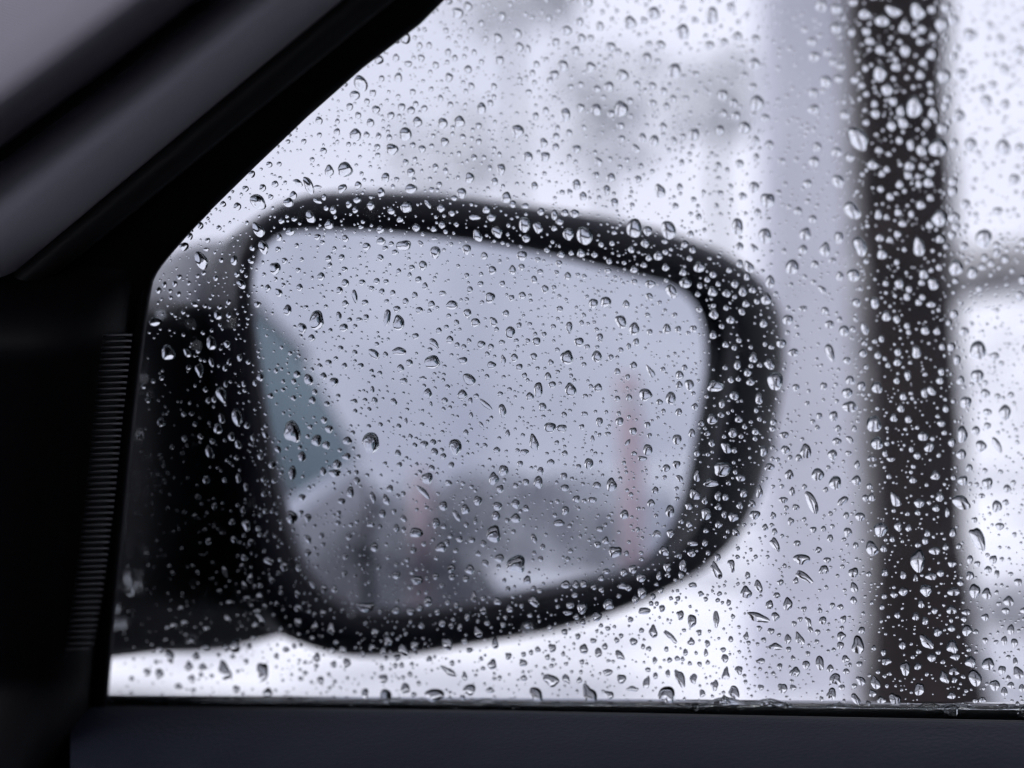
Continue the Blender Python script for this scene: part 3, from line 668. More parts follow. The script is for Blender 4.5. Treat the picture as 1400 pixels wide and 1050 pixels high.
# ------------------------------------------------------------------ rain on the window
# measured drops: tile origin, then x,y,width,height[,slant] in fifths of a photograph pixel
DROPS = {
(420, 0): "670,262,70,75 490,408,60,60 1028,90,75,70 1097,45,60,60 968,10,45,40 1332,112,48,55 1300,262,60,70 1315,412,55,60 365,570,80,115,30 325,652,68,62 330,922,75,80 80,825,48,52 672,918,80,90 580,1022,80,75 1040,832,70,78 925,842,65,70 752,835,62,70 938,970,55,60 1190,740,60,75 968,530,52,60 622,530,50,65 606,395,42,50 778,398,45,50 877,445,42,48 1098,475,52,52 432,840,50,55 470,750,52,55 290,730,45,50 347,790,40,48 448,637,42,48 645,732,48,52 710,755,50,52 572,790,48,48 203,902,42,48 110,1032,45,45 720,630,40,44 740,712,38,40 1120,590,42,52 1275,592,42,45 1250,705,40,45 962,358,40,48 1008,398,38,42 690,437,50,40 508,537,36,44 408,693,36,42 405,922,38,44 487,930,36,44 478,1005,40,42 785,1018,48,50 560,940,38,42 205,830,32,36 832,310,38,42 768,312,38,42 1140,358,36,40 910,672,36,48 978,715,38,40 1170,860,42,42 1062,935,42,38 1190,160,40,44 1072,160,36,40 1118,210,36,44 1217,265,36,38 947,208,36,38 1172,968,40,40 720,993,40,40 800,740,42,42",
(700, 0): "35,228,55,62 48,322,58,62 105,338,42,58 373,208,66,62 460,150,52,55 805,155,80,88 968,92,80,85 900,142,50,50 600,180,52,62 1165,220,85,100 1365,110,80,115 1165,60,50,45 298,290,48,60 473,265,55,65 432,348,55,60 536,260,44,45 675,322,62,65 725,353,42,40 1015,308,62,60 920,398,60,68 1350,312,60,60 348,452,66,80 535,458,72,62 755,515,75,80 1110,483,85,98 288,512,64,60 258,552,44,42 165,440,46,44 138,500,40,44 468,580,42,42 580,608,50,46 662,592,64,66 852,578,46,50 955,590,56,58 1035,625,48,50 1330,622,30,80,45 468,738,55,62 575,750,68,78 745,745,88,105 678,778,48,50 365,785,65,90 962,705,52,44 1055,728,46,50 1100,675,46,50 1185,672,46,40 805,690,46,42 160,795,40,54 38,898,76,92 1032,868,50,58 742,860,50,46 890,942,48,66 972,962,60,72 1105,962,42,56 1243,918,72,80 215,978,52,66 298,1005,46,50 440,1020,58,54 845,1015,40,64,35 390,907,42,44 300,930,44,44 310,875,34,38 1255,508,52,38 1165,935,42,46 748,948,48,46 1250,140,50,40 248,125,46,46 230,755,40,46 112,630,46,36 785,380,38,40 995,420,44,32 935,302,42,42 400,595,44,36 515,15,70,70",
(980, 0): "715,40,75,80 815,62,75,70 1010,95,75,70 95,50,60,60 815,195,75,75 1205,75,62,105,62 1370,75,90,120,30 1130,140,90,75 1285,180,80,90 920,220,55,60 1022,212,58,62 1045,277,55,55 140,250,62,62 265,270,60,60 50,290,52,52 650,285,58,55 668,388,72,62 757,360,50,52 795,425,52,52 850,452,52,48 1117,338,58,66 1288,345,68,75 258,437,76,72 1115,500,92,102 745,560,74,80 832,540,58,55 1165,610,76,82 942,545,55,52 660,635,60,60 40,650,68,72 115,705,52,56 275,705,85,108 663,748,70,66 875,785,58,62 1350,730,105,140 185,515,46,50 245,595,52,50 45,775,50,52 130,790,58,55 330,808,56,55 190,872,76,80 20,890,56,66 265,962,48,66 360,990,56,60 965,945,115,165,38 685,1005,58,62 820,1040,70,60 1195,858,60,66 1272,838,62,80,30 1205,690,58,58 1255,757,55,72 1085,775,60,60 1225,455,65,60 1020,835,44,44 1015,465,42,46 1078,708,46,50 1248,957,46,52 1325,988,48,80 1108,1025,48,46 990,582,46,46 1022,640,42,42 600,205,44,40 930,15,60,50 165,430,40,40 1220,405,40,40",
(1120, 0): "770,62,55,56 835,165,85,80 868,52,55,60 700,198,58,58 655,230,46,46 778,248,50,55 692,283,56,48 765,368,66,76 920,137,66,60 848,520,86,84 712,425,50,55 690,510,56,62 1030,240,90,80 1165,175,45,66,40 1240,265,50,66,30 1370,350,70,70 970,508,85,72 1270,475,56,72,35 1145,690,66,84,40 1270,715,60,66 955,792,76,80 1110,605,56,50 1185,580,60,50 842,878,72,66 777,770,60,78 735,838,50,60 757,690,56,52 875,680,50,56 858,728,46,50 810,1010,115,105 700,1025,66,80 1035,990,80,90 1260,1010,90,105,35 920,982,52,60 920,385,50,46 945,328,46,46 757,575,44,44 725,965,44,52 1370,1010,60,60",
(200, 210): "840,75,42,40 908,72,32,34 722,140,42,48 678,240,42,40 795,235,45,50 880,208,44,44 762,330,85,120,50 622,362,50,54 525,345,40,38 1035,200,40,72,55 1108,215,58,120,25 1250,118,60,75 1358,108,95,100 1340,238,50,66,-50 1005,285,48,56 972,335,66,62 850,297,34,38 1170,228,50,24 1170,325,26,62,65 1122,432,60,85,20 1278,385,44,56 1250,485,60,62 765,520,62,110,35 800,640,60,95,25 985,535,60,50 370,492,38,50 300,565,35,46 258,635,62,55 375,730,75,125,25 600,730,44,66 715,735,30,44,50 880,785,72,82 650,892,50,70,40 908,572,38,52 925,460,40,42 1385,345,40,50 725,645,34,40 830,918,40,44 905,950,44,60,30 1048,915,42,48 1195,840,48,55 1360,885,48,55 1320,935,44,48 1245,718,40,44 1335,710,40,42 945,733,38,42 900,655,36,38 1170,570,44,40 1360,580,40,50,30 1355,790,42,34 1360,1025,46,42 620,825,36,40 85,935,36,44 125,895,30,40 195,890,34,40 1215,298,32,42 1012,448,38,30 1230,372,34,36 760,1030,48,40 330,1030,30,50,60 410,655,40,24",
(480, 210): "408,130,52,58 235,165,52,66 372,60,38,44 575,92,40,48 645,118,38,42 810,165,58,72 1025,108,56,75 1208,22,62,66 1325,22,64,66 840,28,40,46 980,192,46,52 1252,222,46,55 48,215,44,48 410,240,78,62 205,265,46,62 755,270,62,70 602,212,38,40 1062,300,64,72 1105,345,42,48 42,315,52,48 135,355,52,58 28,385,38,42 378,365,76,76 275,390,48,50 335,450,44,42 525,345,28,66,30 615,372,52,52 690,407,42,42 705,305,42,34 845,435,76,38 925,382,50,55 960,435,58,52 1187,485,78,100 1278,505,60,78,20 1298,398,44,48 1390,420,40,66 1390,510,40,40 1190,358,46,36 445,505,52,50 622,487,44,46 565,515,40,40 200,520,52,52 205,600,60,50 105,635,52,50 360,628,100,66 575,675,66,82 475,615,30,48,35 490,765,52,66 300,675,46,36 202,712,36,52,35 790,655,56,70 865,560,56,84,25 998,535,60,84,35 1197,580,52,52 910,700,46,50 1168,697,66,68 965,798,50,58 1103,797,48,62 1165,777,42,46 950,985,62,72 690,1035,76,60 460,862,42,44 505,905,36,46 435,970,38,48 175,872,40,42 75,880,44,38 210,945,38,44 285,952,36,38 140,922,36,36 625,955,46,36 372,1010,38,46 415,780,40,40 790,835,32,38 812,930,38,44 885,890,40,36 1033,890,36,44 1250,862,42,52 1325,927,44,56 1170,970,48,48 1095,988,38,44 325,805,32,38 400,830,28,36 25,975,34,90,10 95,1018,44,40 570,580,44,22 550,1030,44,48 1292,808,44,34 1275,725,38,36",
(760, 210): "290,55,46,62,35 90,22,34,36 275,148,46,46 375,165,56,60 140,212,56,72 345,250,50,66 185,292,52,58 398,335,54,58 92,262,38,38 42,265,38,34 560,175,48,50 710,255,68,90,20 845,228,42,48 858,62,36,46 578,85,38,40 1108,80,40,46 1255,70,54,56 1370,28,44,56 1355,230,66,76 1275,290,56,48 1380,402,46,50 1120,272,44,40 815,358,44,42 975,432,42,44 940,315,40,38 1097,360,30,46 62,405,46,46 128,410,56,52 25,465,50,44 85,550,70,80 195,560,100,120,20 172,682,55,55 35,690,48,46 265,690,42,40 535,510,95,125 628,530,55,62 770,522,90,125,15 610,612,52,56 515,655,42,48 700,697,60,62 635,710,40,46 880,620,44,44 935,657,42,46 980,775,75,68 915,715,40,40 750,672,38,38 745,600,38,34 870,810,48,50 885,885,76,68 750,778,48,48 602,760,44,40 535,792,52,48 1240,500,76,110 920,550,44,46 1255,635,50,54 1355,645,40,66,50 1320,775,56,80,35 1255,752,42,50 1305,840,36,56 1075,825,46,46 1035,860,38,40 1225,890,52,50 1278,940,50,70 1345,930,48,46 1070,942,56,68,20 1168,955,54,50 1300,1025,50,46 985,902,36,42 970,960,34,38 1110,890,34,36 645,890,66,56 790,940,66,100,25 640,978,42,56,45 340,1015,72,72 255,1025,60,66 480,1030,46,52 80,838,46,52 355,800,46,40 535,877,44,38 20,750,44,46 365,735,36,40 1185,795,38,40 1375,1010,40,38 310,620,36,38 385,612,34,38 400,540,34,30",
(1040, 210): "48,320,90,100 525,20,80,66 610,25,60,56 765,75,68,64 365,55,66,68 530,190,72,92,25 320,205,56,56 145,52,48,40 625,388,90,125,35 255,392,52,52 355,448,56,52 305,550,76,80 30,560,84,100 535,575,60,82 290,655,58,60 440,655,66,94 680,632,82,134,15 215,775,86,98 370,757,50,52 830,687,66,68 635,830,84,82 540,838,50,60 420,930,40,70,50 65,875,56,84 35,995,66,76 655,1018,56,56 780,1020,60,76 1018,82,66,62 1008,145,55,55 1145,195,66,66 1158,122,60,60 1100,10,66,60 950,208,50,56 885,292,50,52 1095,348,60,58 1220,440,94,104 1080,630,74,136,10 805,415,50,68 970,475,50,50 1155,487,50,52 940,400,48,50 1030,410,42,50 815,573,56,50 935,548,48,50 882,587,44,46 1225,582,56,56 1115,822,62,66 948,887,60,64 1178,890,66,84,25 1335,780,92,100 820,240,44,44 828,135,42,48 1080,205,42,56 862,432,36,44 1220,775,44,46 930,740,38,42 862,105,40,46 1160,300,46,50 1105,85,46,48 1165,1030,60,40 1080,1015,46,46 1000,975,44,56 1015,925,44,46 855,885,40,42 1105,980,44,44 1100,880,44,42 490,730,50,36 720,735,40,38",
(1120, 210): "1125,580,100,125 1045,815,66,78 920,435,70,66 910,255,60,66 915,190,55,58 1335,175,66,70 1220,395,60,56 1270,722,50,52 1215,680,48,60 1175,750,44,48 990,632,52,50 1130,712,44,48 1112,775,48,44 1215,628,48,44 1390,865,50,60 1370,970,55,70 1320,800,34,36 1095,925,46,50 930,870,38,38 1000,345,60,60 935,500,50,50 905,555,46,52",
(200, 420): "965,20,55,70 1165,90,95,125 1065,142,56,70,20 1130,210,46,46 1315,65,36,66 1350,140,56,56 1110,495,60,76,20 1030,458,48,46 1282,510,60,58 1210,472,46,46 445,245,60,95,10 150,310,85,100,20 280,310,40,64,35 365,430,50,90,5 515,600,60,105,20 622,755,65,115,12 445,378,30,60,15 780,478,46,52 998,850,105,145,10 1165,910,66,76 1230,942,52,54 1250,832,52,52 1215,772,42,44 1375,912,60,52 1135,635,44,50 1235,660,40,36 62,100,80,56 490,55,50,60,30 515,760,36,64,12 490,830,56,64,15 582,885,40,56,10 628,938,40,56,25 432,990,46,84,20 815,870,36,58,35 1065,1020,50,66 900,970,38,52,30 552,252,42,46 638,342,32,52 850,605,40,36 538,415,30,40 568,375,32,44 667,522,28,44 463,630,30,40 423,635,28,40 543,525,28,40 688,808,38,40 742,518,28,42 1245,380,44,42 1355,402,38,42 1185,402,38,34 1370,1020,56,44 780,1020,38,42 1327,282,38,40 727,890,26,48 1152,580,36,42 105,785,56,56",
(480, 420): "245,75,46,110,-10 325,108,76,98 690,22,84,50 795,42,52,60 850,105,62,58 972,100,48,66,25 1088,172,64,80 312,12,46,44 465,20,48,42 1058,42,44,44 720,108,36,44 600,160,38,40 440,198,46,40 675,222,46,52 568,248,40,86,45 890,255,52,50 1268,235,54,56 955,270,40,40 1030,240,42,32 328,300,94,50 155,318,50,88,50 398,380,46,46 555,375,105,84 765,365,60,46 338,418,46,52 960,395,58,48 1115,345,46,54 1248,338,46,50 1040,360,32,64,10 1150,410,44,46 65,402,44,38 808,495,66,96,45 525,590,52,66 760,598,62,66 1280,562,56,104 1222,610,50,54 1308,682,50,60 360,505,50,42 920,665,32,105,50 1035,710,48,90,10 640,640,42,46 160,640,42,48 292,648,40,56,30 20,645,50,36 145,565,28,50 135,925,108,140 712,955,80,108 500,940,52,56 1250,925,56,110,15 1360,822,76,68 1345,475,44,56 1375,530,50,44 570,990,48,56 320,1000,42,50 1185,990,54,40 995,978,46,42 630,1020,40,44 435,945,34,36 560,925,42,46 1070,865,32,50 1365,380,36,44 102,70,36,44 55,85,44,30 235,325,34,42 25,312,36,40 1318,188,36,38 490,485,48,26 815,640,30,46 820,740,26,44 375,780,22,44 545,665,22,40 785,858,36,42 405,885,30,36 770,272,34,38 805,232,32,36 540,292,32,36 890,805,24,50,35 1148,125,36,40 325,815,34,38 200,805,30,38 1185,468,36,38",
(760, 420): "445,100,66,95,25 535,150,66,86 90,140,44,76 158,238,62,60 300,208,44,56 280,338,66,76 75,345,86,90 758,148,52,66 940,148,46,46 835,152,42,46 548,238,42,50 640,170,40,40 498,268,30,44 530,400,48,50 645,438,36,92,35 845,465,56,56 912,532,58,76 843,532,44,50 100,565,70,92,25 288,550,56,52 612,597,86,80 785,622,66,84 708,650,44,40 840,718,46,50 950,680,42,46 500,618,40,46 420,625,38,38 420,440,38,46 297,785,44,64 435,782,52,58 528,848,48,52 625,805,40,44 828,905,62,70 628,975,60,76 930,862,44,60 40,828,70,50 1080,45,60,68 1195,85,56,52 1075,190,46,52 1160,255,40,44 1350,345,54,66 1240,395,46,60 1312,447,52,50 1330,510,52,50 1090,540,105,76 1220,605,60,56 1135,660,44,52 1068,765,66,68 1210,860,58,60 1165,960,56,84,35 1222,980,36,38 1065,930,40,48 1195,495,38,44 1250,765,50,46 1130,735,46,36 1365,850,48,44 1272,30,40,50,30 995,792,40,40 965,998,42,44 1035,862,40,36 1388,625,50,76 490,925,26,52,-40 1252,225,36,36 1220,275,36,38 980,15,44,40 880,415,36,44 175,108,32,38 490,478,34,40 55,735,36,40 195,730,46,32 60,1000,40,42 355,868,40,34 250,900,26,44 590,1035,60,36 375,342,36,40 25,12,44,40",
(1040, 420): "185,85,70,66 140,248,62,56 225,310,70,52 470,118,64,52 570,160,66,72 475,315,54,126,20 60,390,56,76,40 98,505,102,120 710,145,48,84,20 590,365,50,50 612,500,60,60 690,540,56,60 592,588,70,70 795,550,66,80,25 610,680,100,70 775,800,92,110 795,930,74,84 520,918,60,50 612,908,36,64,40 498,745,56,68 430,540,44,54 240,550,46,50 160,875,60,48 168,975,56,60 308,985,70,100 490,1010,58,72 400,745,40,46 530,830,40,46 700,315,50,54 800,328,46,50 860,60,60,68 930,80,48,56 1125,158,56,60 1205,162,44,54 1065,305,60,86 935,375,54,52 938,305,48,52 1005,465,46,64 930,500,42,48 975,610,48,52 958,690,46,56 910,755,48,54 1010,765,48,52 1110,882,68,60 1155,955,56,76,-40 1165,570,46,72,40 1120,585,44,66 1235,795,52,42 1340,360,44,64 1365,500,50,56 1265,695,42,46 1235,440,44,50 1030,970,36,40 1070,1015,48,46 850,1000,36,46 760,1035,60,36 890,1040,56,30 1375,870,66,110 1370,1005,60,66 20,110,50,56 85,785,42,42 80,830,40,38 20,985,50,66 1000,125,40,44 710,245,38,42 825,215,38,46 720,408,32,36 870,395,34,42 640,830,34,44 600,1000,44,36 440,25,50,50 290,10,60,36 540,85,36,42 630,150,40,42 260,1030,44,50 1225,500,50,50 1300,270,46,58 1240,270,40,46",
(1120, 420): "1085,295,110,120 1080,470,86,88 1135,590,60,60 1000,650,76,76 1270,718,76,100 1070,845,54,60 1105,950,68,80 1215,940,44,112,30 1200,335,56,52 1150,718,56,48 990,165,60,52 920,45,50,55 1245,385,34,34 1310,600,44,40 1150,810,44,46 1220,610,40,40 905,925,46,52",
(200, 630): "862,25,50,50 1000,80,50,90 1305,25,56,66 1290,85,80,50 1210,72,40,56 995,385,72,86 1105,390,44,60 1395,215,46,76 1065,250,44,42 1105,535,36,66,35 1105,628,40,48 945,720,54,60 1040,730,38,44 840,685,40,76,60 412,130,44,56 630,120,32,62 682,178,30,54 685,440,48,74,15 720,558,46,50 765,462,34,34 602,540,34,54,35 467,310,30,48 427,550,34,48 662,335,30,48 712,800,40,64 672,855,32,64,20 1140,850,28,58,45 1215,875,38,58 1285,875,42,48 1040,1005,56,46 775,930,44,62 860,815,30,52,35 670,662,34,48,35 575,970,60,34 1360,655,36,42 1385,518,38,48 805,225,34,38 800,125,32,36 760,1030,56,42 1335,275,52,38 1035,910,34,52,20 587,418,32,42 535,750,30,52 1310,425,36,34 1355,770,34,40 655,718,28,38 690,940,46,38",
(480, 630): "520,120,74,76 1042,68,66,72 975,122,66,80 1280,145,56,84 1018,192,46,52 490,210,38,112,45 865,272,52,66 780,332,54,66 630,308,56,62 722,375,36,84,35 1125,295,54,62 1125,393,66,62 990,375,52,62 975,500,90,116 580,425,52,66 445,490,88,66 615,590,70,66 655,560,36,46 160,590,52,62 215,362,46,52 265,192,46,50 150,250,36,80,15 240,268,40,80,20 310,460,38,52 135,432,52,42 1130,705,116,118 812,742,58,66 685,735,50,56 1203,815,52,56 1015,665,62,56 450,815,78,56 310,782,52,50 525,960,54,66 470,1005,44,44 1000,960,46,56,35 1250,960,56,82,40 840,930,36,76 100,1000,120,60 905,1020,44,56 720,985,32,44 660,965,36,40 1085,1010,44,52 410,1030,60,44 310,1020,56,50 1365,10,50,40 1295,70,40,56 1195,145,44,44 1195,325,40,46 1000,310,60,56 740,535,42,42 825,540,44,40 905,565,40,44 425,610,42,42 785,805,44,42 550,50,42,42 685,30,38,46 665,152,44,42 40,135,40,52 330,30,38,40 1250,530,34,66,25 1310,588,32,40 1295,670,36,38 920,700,36,58,40 360,395,36,52,35 870,635,36,38 1290,885,40,36 690,792,38,44 580,790,40,44 590,1030,36,44 360,470,32,40 850,410,24,50 1155,20,40,40",
(760, 630): "225,20,56,76 380,165,66,90 280,168,56,46 55,105,44,50 60,185,56,46 65,340,46,60 140,262,46,52 250,268,60,40 405,622,84,76 468,368,56,62 650,290,52,50 680,203,42,52 780,345,56,84 690,500,56,50 783,495,48,56 740,615,60,74,35 825,25,50,52 300,467,52,34 340,545,42,50 285,572,44,42 20,425,70,46 1140,55,115,96 1265,118,64,48 965,100,40,84 1060,150,100,50 950,230,60,86,40 1028,362,66,80 1215,385,70,60 1108,240,42,66 1285,222,50,56 1160,250,42,46 1018,270,36,56 1110,315,44,44 1258,305,46,46 910,312,50,46 910,432,40,48 1112,437,46,46 1152,365,36,52 1230,490,40,60,45 1020,562,40,44 935,565,70,36 928,632,50,50 1105,660,42,52 838,650,44,38 870,715,48,90 762,725,50,66 525,740,50,60 465,762,44,50 583,798,62,60 310,800,40,44 345,755,50,36 455,855,66,42 495,868,42,40 590,898,60,76 545,948,48,52 360,982,66,72 180,1005,66,72 100,985,56,44 65,845,66,50 190,840,44,50 135,845,40,52 260,862,36,40 312,880,36,38 855,780,36,40 705,785,34,60 720,888,36,40 1095,750,54,124,30 1200,718,44,88,15 1300,900,66,86,20 1385,860,46,92,20 935,850,56,36 725,1010,40,48 605,1025,80,46 1340,295,48,50 1360,370,70,60 1390,210,40,90 665,930,36,44 130,915,44,40 765,778,36,42 845,120,36,56,50 755,50,50,50 1310,785,36,50 1180,970,30,46 990,910,40,36 80,1040,60,30",
(1040, 630): "390,95,84,80 510,150,80,90 60,42,66,50 195,95,56,66 655,135,60,66 350,285,62,160,25 155,268,60,40 560,275,46,84,-50 1195,100,58,62 920,262,56,110,30 1085,290,70,56 1225,247,56,60 1040,130,46,46 820,470,86,92 760,600,76,100,30 940,448,48,66 1012,460,40,48 840,600,42,52,25 680,382,66,56 595,488,56,60 1075,685,90,150 1190,615,74,52 100,575,48,104,30 280,672,110,66 300,795,46,140,58 432,745,62,60 455,680,50,40 475,530,42,50 395,610,42,42 635,765,66,66 640,870,46,78,20 1130,885,72,82,45 975,893,60,56 912,915,50,40 850,765,46,48 975,780,42,56 1165,790,70,50 1230,770,48,44 1310,705,56,42 1320,895,84,52 1305,1020,66,56 1098,978,42,56 1190,1025,44,40 60,985,50,60 185,980,60,84 635,955,42,56,25 1140,495,42,46 1200,325,46,46 1075,355,40,36 1125,548,44,46 1370,285,84,120,60 1380,135,66,60 1275,350,32,66 1312,490,42,60 240,318,46,42 205,415,40,52 360,472,44,42 240,820,36,42 295,1015,34,40 135,832,44,38 110,920,46,40 85,375,36,50 215,210,36,60 585,375,40,46 760,250,44,54 715,255,40,46 30,455,38,46 95,485,36,44 250,565,50,40 660,30,36,60 770,5,70,50 650,580,36,48 1075,575,40,36 1265,590,40,42 1060,800,36,50 900,535,36,42 740,775,36,36 845,925,40,38 745,175,40,40 430,465,36,38 490,990,36,40 545,1000,40,40 830,1000,36,38",
(1120, 630): "1150,155,70,76 1215,310,66,76 1085,535,84,165,30 1285,190,52,52 1025,48,44,50 1235,448,56,50 1190,675,50,56 1030,785,54,56 1062,890,72,92 1145,910,60,76 1295,960,66,66 1155,745,52,46 1360,830,52,50 1275,285,44,40 1275,1025,50,44 1005,1035,56,40 1110,240,44,34 1060,405,40,38 1030,675,40,56 1080,705,40,40 1215,775,34,56 965,835,40,40",
(140, 790): "835,635,75,125,25 1095,640,76,120 905,470,76,84 845,480,50,54 708,480,64,54 608,437,56,46 565,308,54,44 494,327,50,44 460,540,50,84,25 398,492,48,50 388,655,52,68 305,645,48,48 590,605,52,58 685,610,52,46 640,540,46,46 715,347,48,38 860,285,38,72,30 1080,285,50,100,25 1220,352,38,44 1340,300,46,60 1035,412,42,38 1335,210,46,46 610,690,46,48 1130,785,60,66 1045,325,42,60 540,208,42,36 520,740,50,36 915,760,46,46 870,175,56,32 1070,130,38,60 970,50,32,60 1255,490,44,36 1190,535,34,38",
(420, 790): "715,255,60,66 610,240,50,76,30 465,372,46,60 555,432,56,66 735,460,52,62 660,495,52,90,25 960,450,66,96,15 165,345,42,84 55,330,42,66 245,490,46,56 175,497,38,48 380,522,40,52 445,475,42,48 65,545,50,56 270,580,52,56 180,590,42,42 520,498,40,56 520,690,62,56 670,755,62,66 535,810,76,96 870,800,130,80 1110,765,76,76 970,640,40,116,60 1075,672,36,56 1265,592,56,66 1285,450,42,70 1170,372,52,70,25 925,310,46,50 1095,265,36,50 1210,230,46,50 1375,535,40,50 1340,320,36,40 835,555,40,36 90,700,46,50 395,790,46,66 780,325,38,40 110,240,40,46 990,582,34,36 1075,430,40,40 1250,768,56,36 1110,495,46,30 895,235,42,36 1165,855,40,40 1045,335,32,56 615,548,44,36 985,325,32,42",
(700, 790): "580,265,62,70 440,265,36,40 485,305,40,40 380,250,44,40 260,340,36,44 105,325,40,40 905,222,84,50 1025,212,38,44 1150,255,50,60 1230,295,60,84 965,368,52,86 1080,400,38,112,45 1395,280,40,110 490,487,56,66 590,512,48,62 735,528,44,80,45 275,480,50,56 830,437,52,50 715,427,34,40 745,397,32,34 75,582,52,50 268,700,76,104,70 370,690,42,68,30 655,645,66,42 748,692,58,66 1150,690,54,132,25 1240,690,46,66 1065,655,30,52 920,715,42,84,-15 825,760,80,34 165,800,76,115,30 530,800,84,134,25 1060,800,110,110 665,800,50,62,40 1300,790,40,50 1385,735,50,66 300,862,56,36 80,685,44,40 975,565,30,46 980,670,32,44 1225,437,48,46 1335,450,36,46 1185,510,32,46 1278,375,38,40 555,430,44,34 635,470,36,46 360,372,42,40 450,400,34,44 478,575,34,34 885,360,34,36 810,285,36,40 460,700,36,40 175,490,36,40 1325,512,28,50 1255,880,60,56 1025,860,40,26 130,510,30,36 350,520,26,36 1215,585,28,30 1055,488,30,36 935,485,34,36 895,470,28,36",
(980, 790): "280,270,60,144,72 400,265,52,58 358,190,46,60 485,180,50,78 400,470,86,46 370,365,46,42 485,420,42,66 565,415,46,92,25 55,550,46,56 150,632,52,56 62,655,46,84 290,345,36,36 120,785,64,92,30 15,745,56,84 450,755,62,66 535,645,64,66 610,595,50,56 705,585,52,100,10 725,292,48,56 850,400,56,60 845,462,46,50 965,460,80,116 990,360,46,46 880,555,48,50 775,620,46,48 810,692,76,72 785,795,62,76 985,705,50,70,40 1085,720,54,92,25 1065,790,44,56,50 865,285,40,50 625,300,36,68,25 640,355,32,44,30 690,372,34,40 595,215,34,38 795,190,36,40 845,200,36,40 300,570,56,40 200,400,34,50 430,605,36,40 300,750,40,40 520,752,42,42 950,830,46,84,35 1125,835,60,46 1220,835,70,94,25 1160,572,66,48 1290,620,66,90 1270,460,46,56 1385,760,66,84 1360,265,46,52 1235,255,40,44 1375,605,50,46 885,640,44,36 855,750,44,36 1140,510,34,46 975,590,40,40 1180,655,34,30 940,740,34,36 55,830,46,50 420,860,66,30 490,490,34,40 520,550,30,36 320,425,34,36 95,420,34,40",
(1120, 790): "910,470,70,86 735,440,62,112,45 770,545,60,54 930,540,60,44 1010,360,66,72 810,370,56,54 920,640,66,52 855,680,54,86,20 925,698,40,40 1035,575,66,72 1155,590,80,84 1065,685,80,112,20 1200,735,66,72 1250,630,52,56 1360,650,60,88,30 1265,780,44,60 1310,735,44,44 1385,755,40,50 1310,355,46,70 1335,445,46,60 1265,430,40,60 1135,430,36,44 905,345,46,46 905,805,56,46 750,880,140,56 905,905,90,80 1260,880,60,40 1115,835,50,34 1135,270,46,50 1280,225,48,44 1005,232,56,42 990,280,36,44 725,295,44,50 790,228,44,42 640,540,30,30 1340,575,30,60",
}
drops = []
for (ox, oy), s in DROPS.items():
    for q in s.split():
        a = [float(k) for k in q.split(',')]
        drops.append([ox + a[0] / 5, oy + a[1] / 5, a[2] / 5 * 1.06, a[3] / 5 * 1.06, a[4] if len(a) > 4 else 0.0])
# neighbouring tiles overlap: keep the first of two that cover each other
kept = []
for d in drops:
    if all(math.hypot(d[0] - k[0], d[1] - k[1]) > 0.33 * (max(d[2], d[3]) + max(k[2], k[3])) * .75 for k in kept): kept.append(d)
drops = kept

def inside(poly, x, y):
    c = False; j = len(poly) - 1
    for i in range(len(poly)):
        xi, yi = poly[i]; xj, yj = poly[j]
        if (yi > y) != (yj > y) and x < (xj - xi) * (y - yi) / (yj - yi) + xi: c = not c
        j = i
    return c
def pane_ok(x, y):
    if y > np.interp(x, [100, 150, 700, 1400, 2600], [968, 968, 975, 984, 1000]): return False
    if y > 372: return x > np.interp(y, [372, 400, 965], [214, 208, 150]) + 2
    return x > np.interp(y, [-440, -190, -70, 0, 42, 98, 160, 210, 276, 310, 372], [1300, 860, 700, 612, 560, 490, 420, 367, 300, 266, 212]) + 1

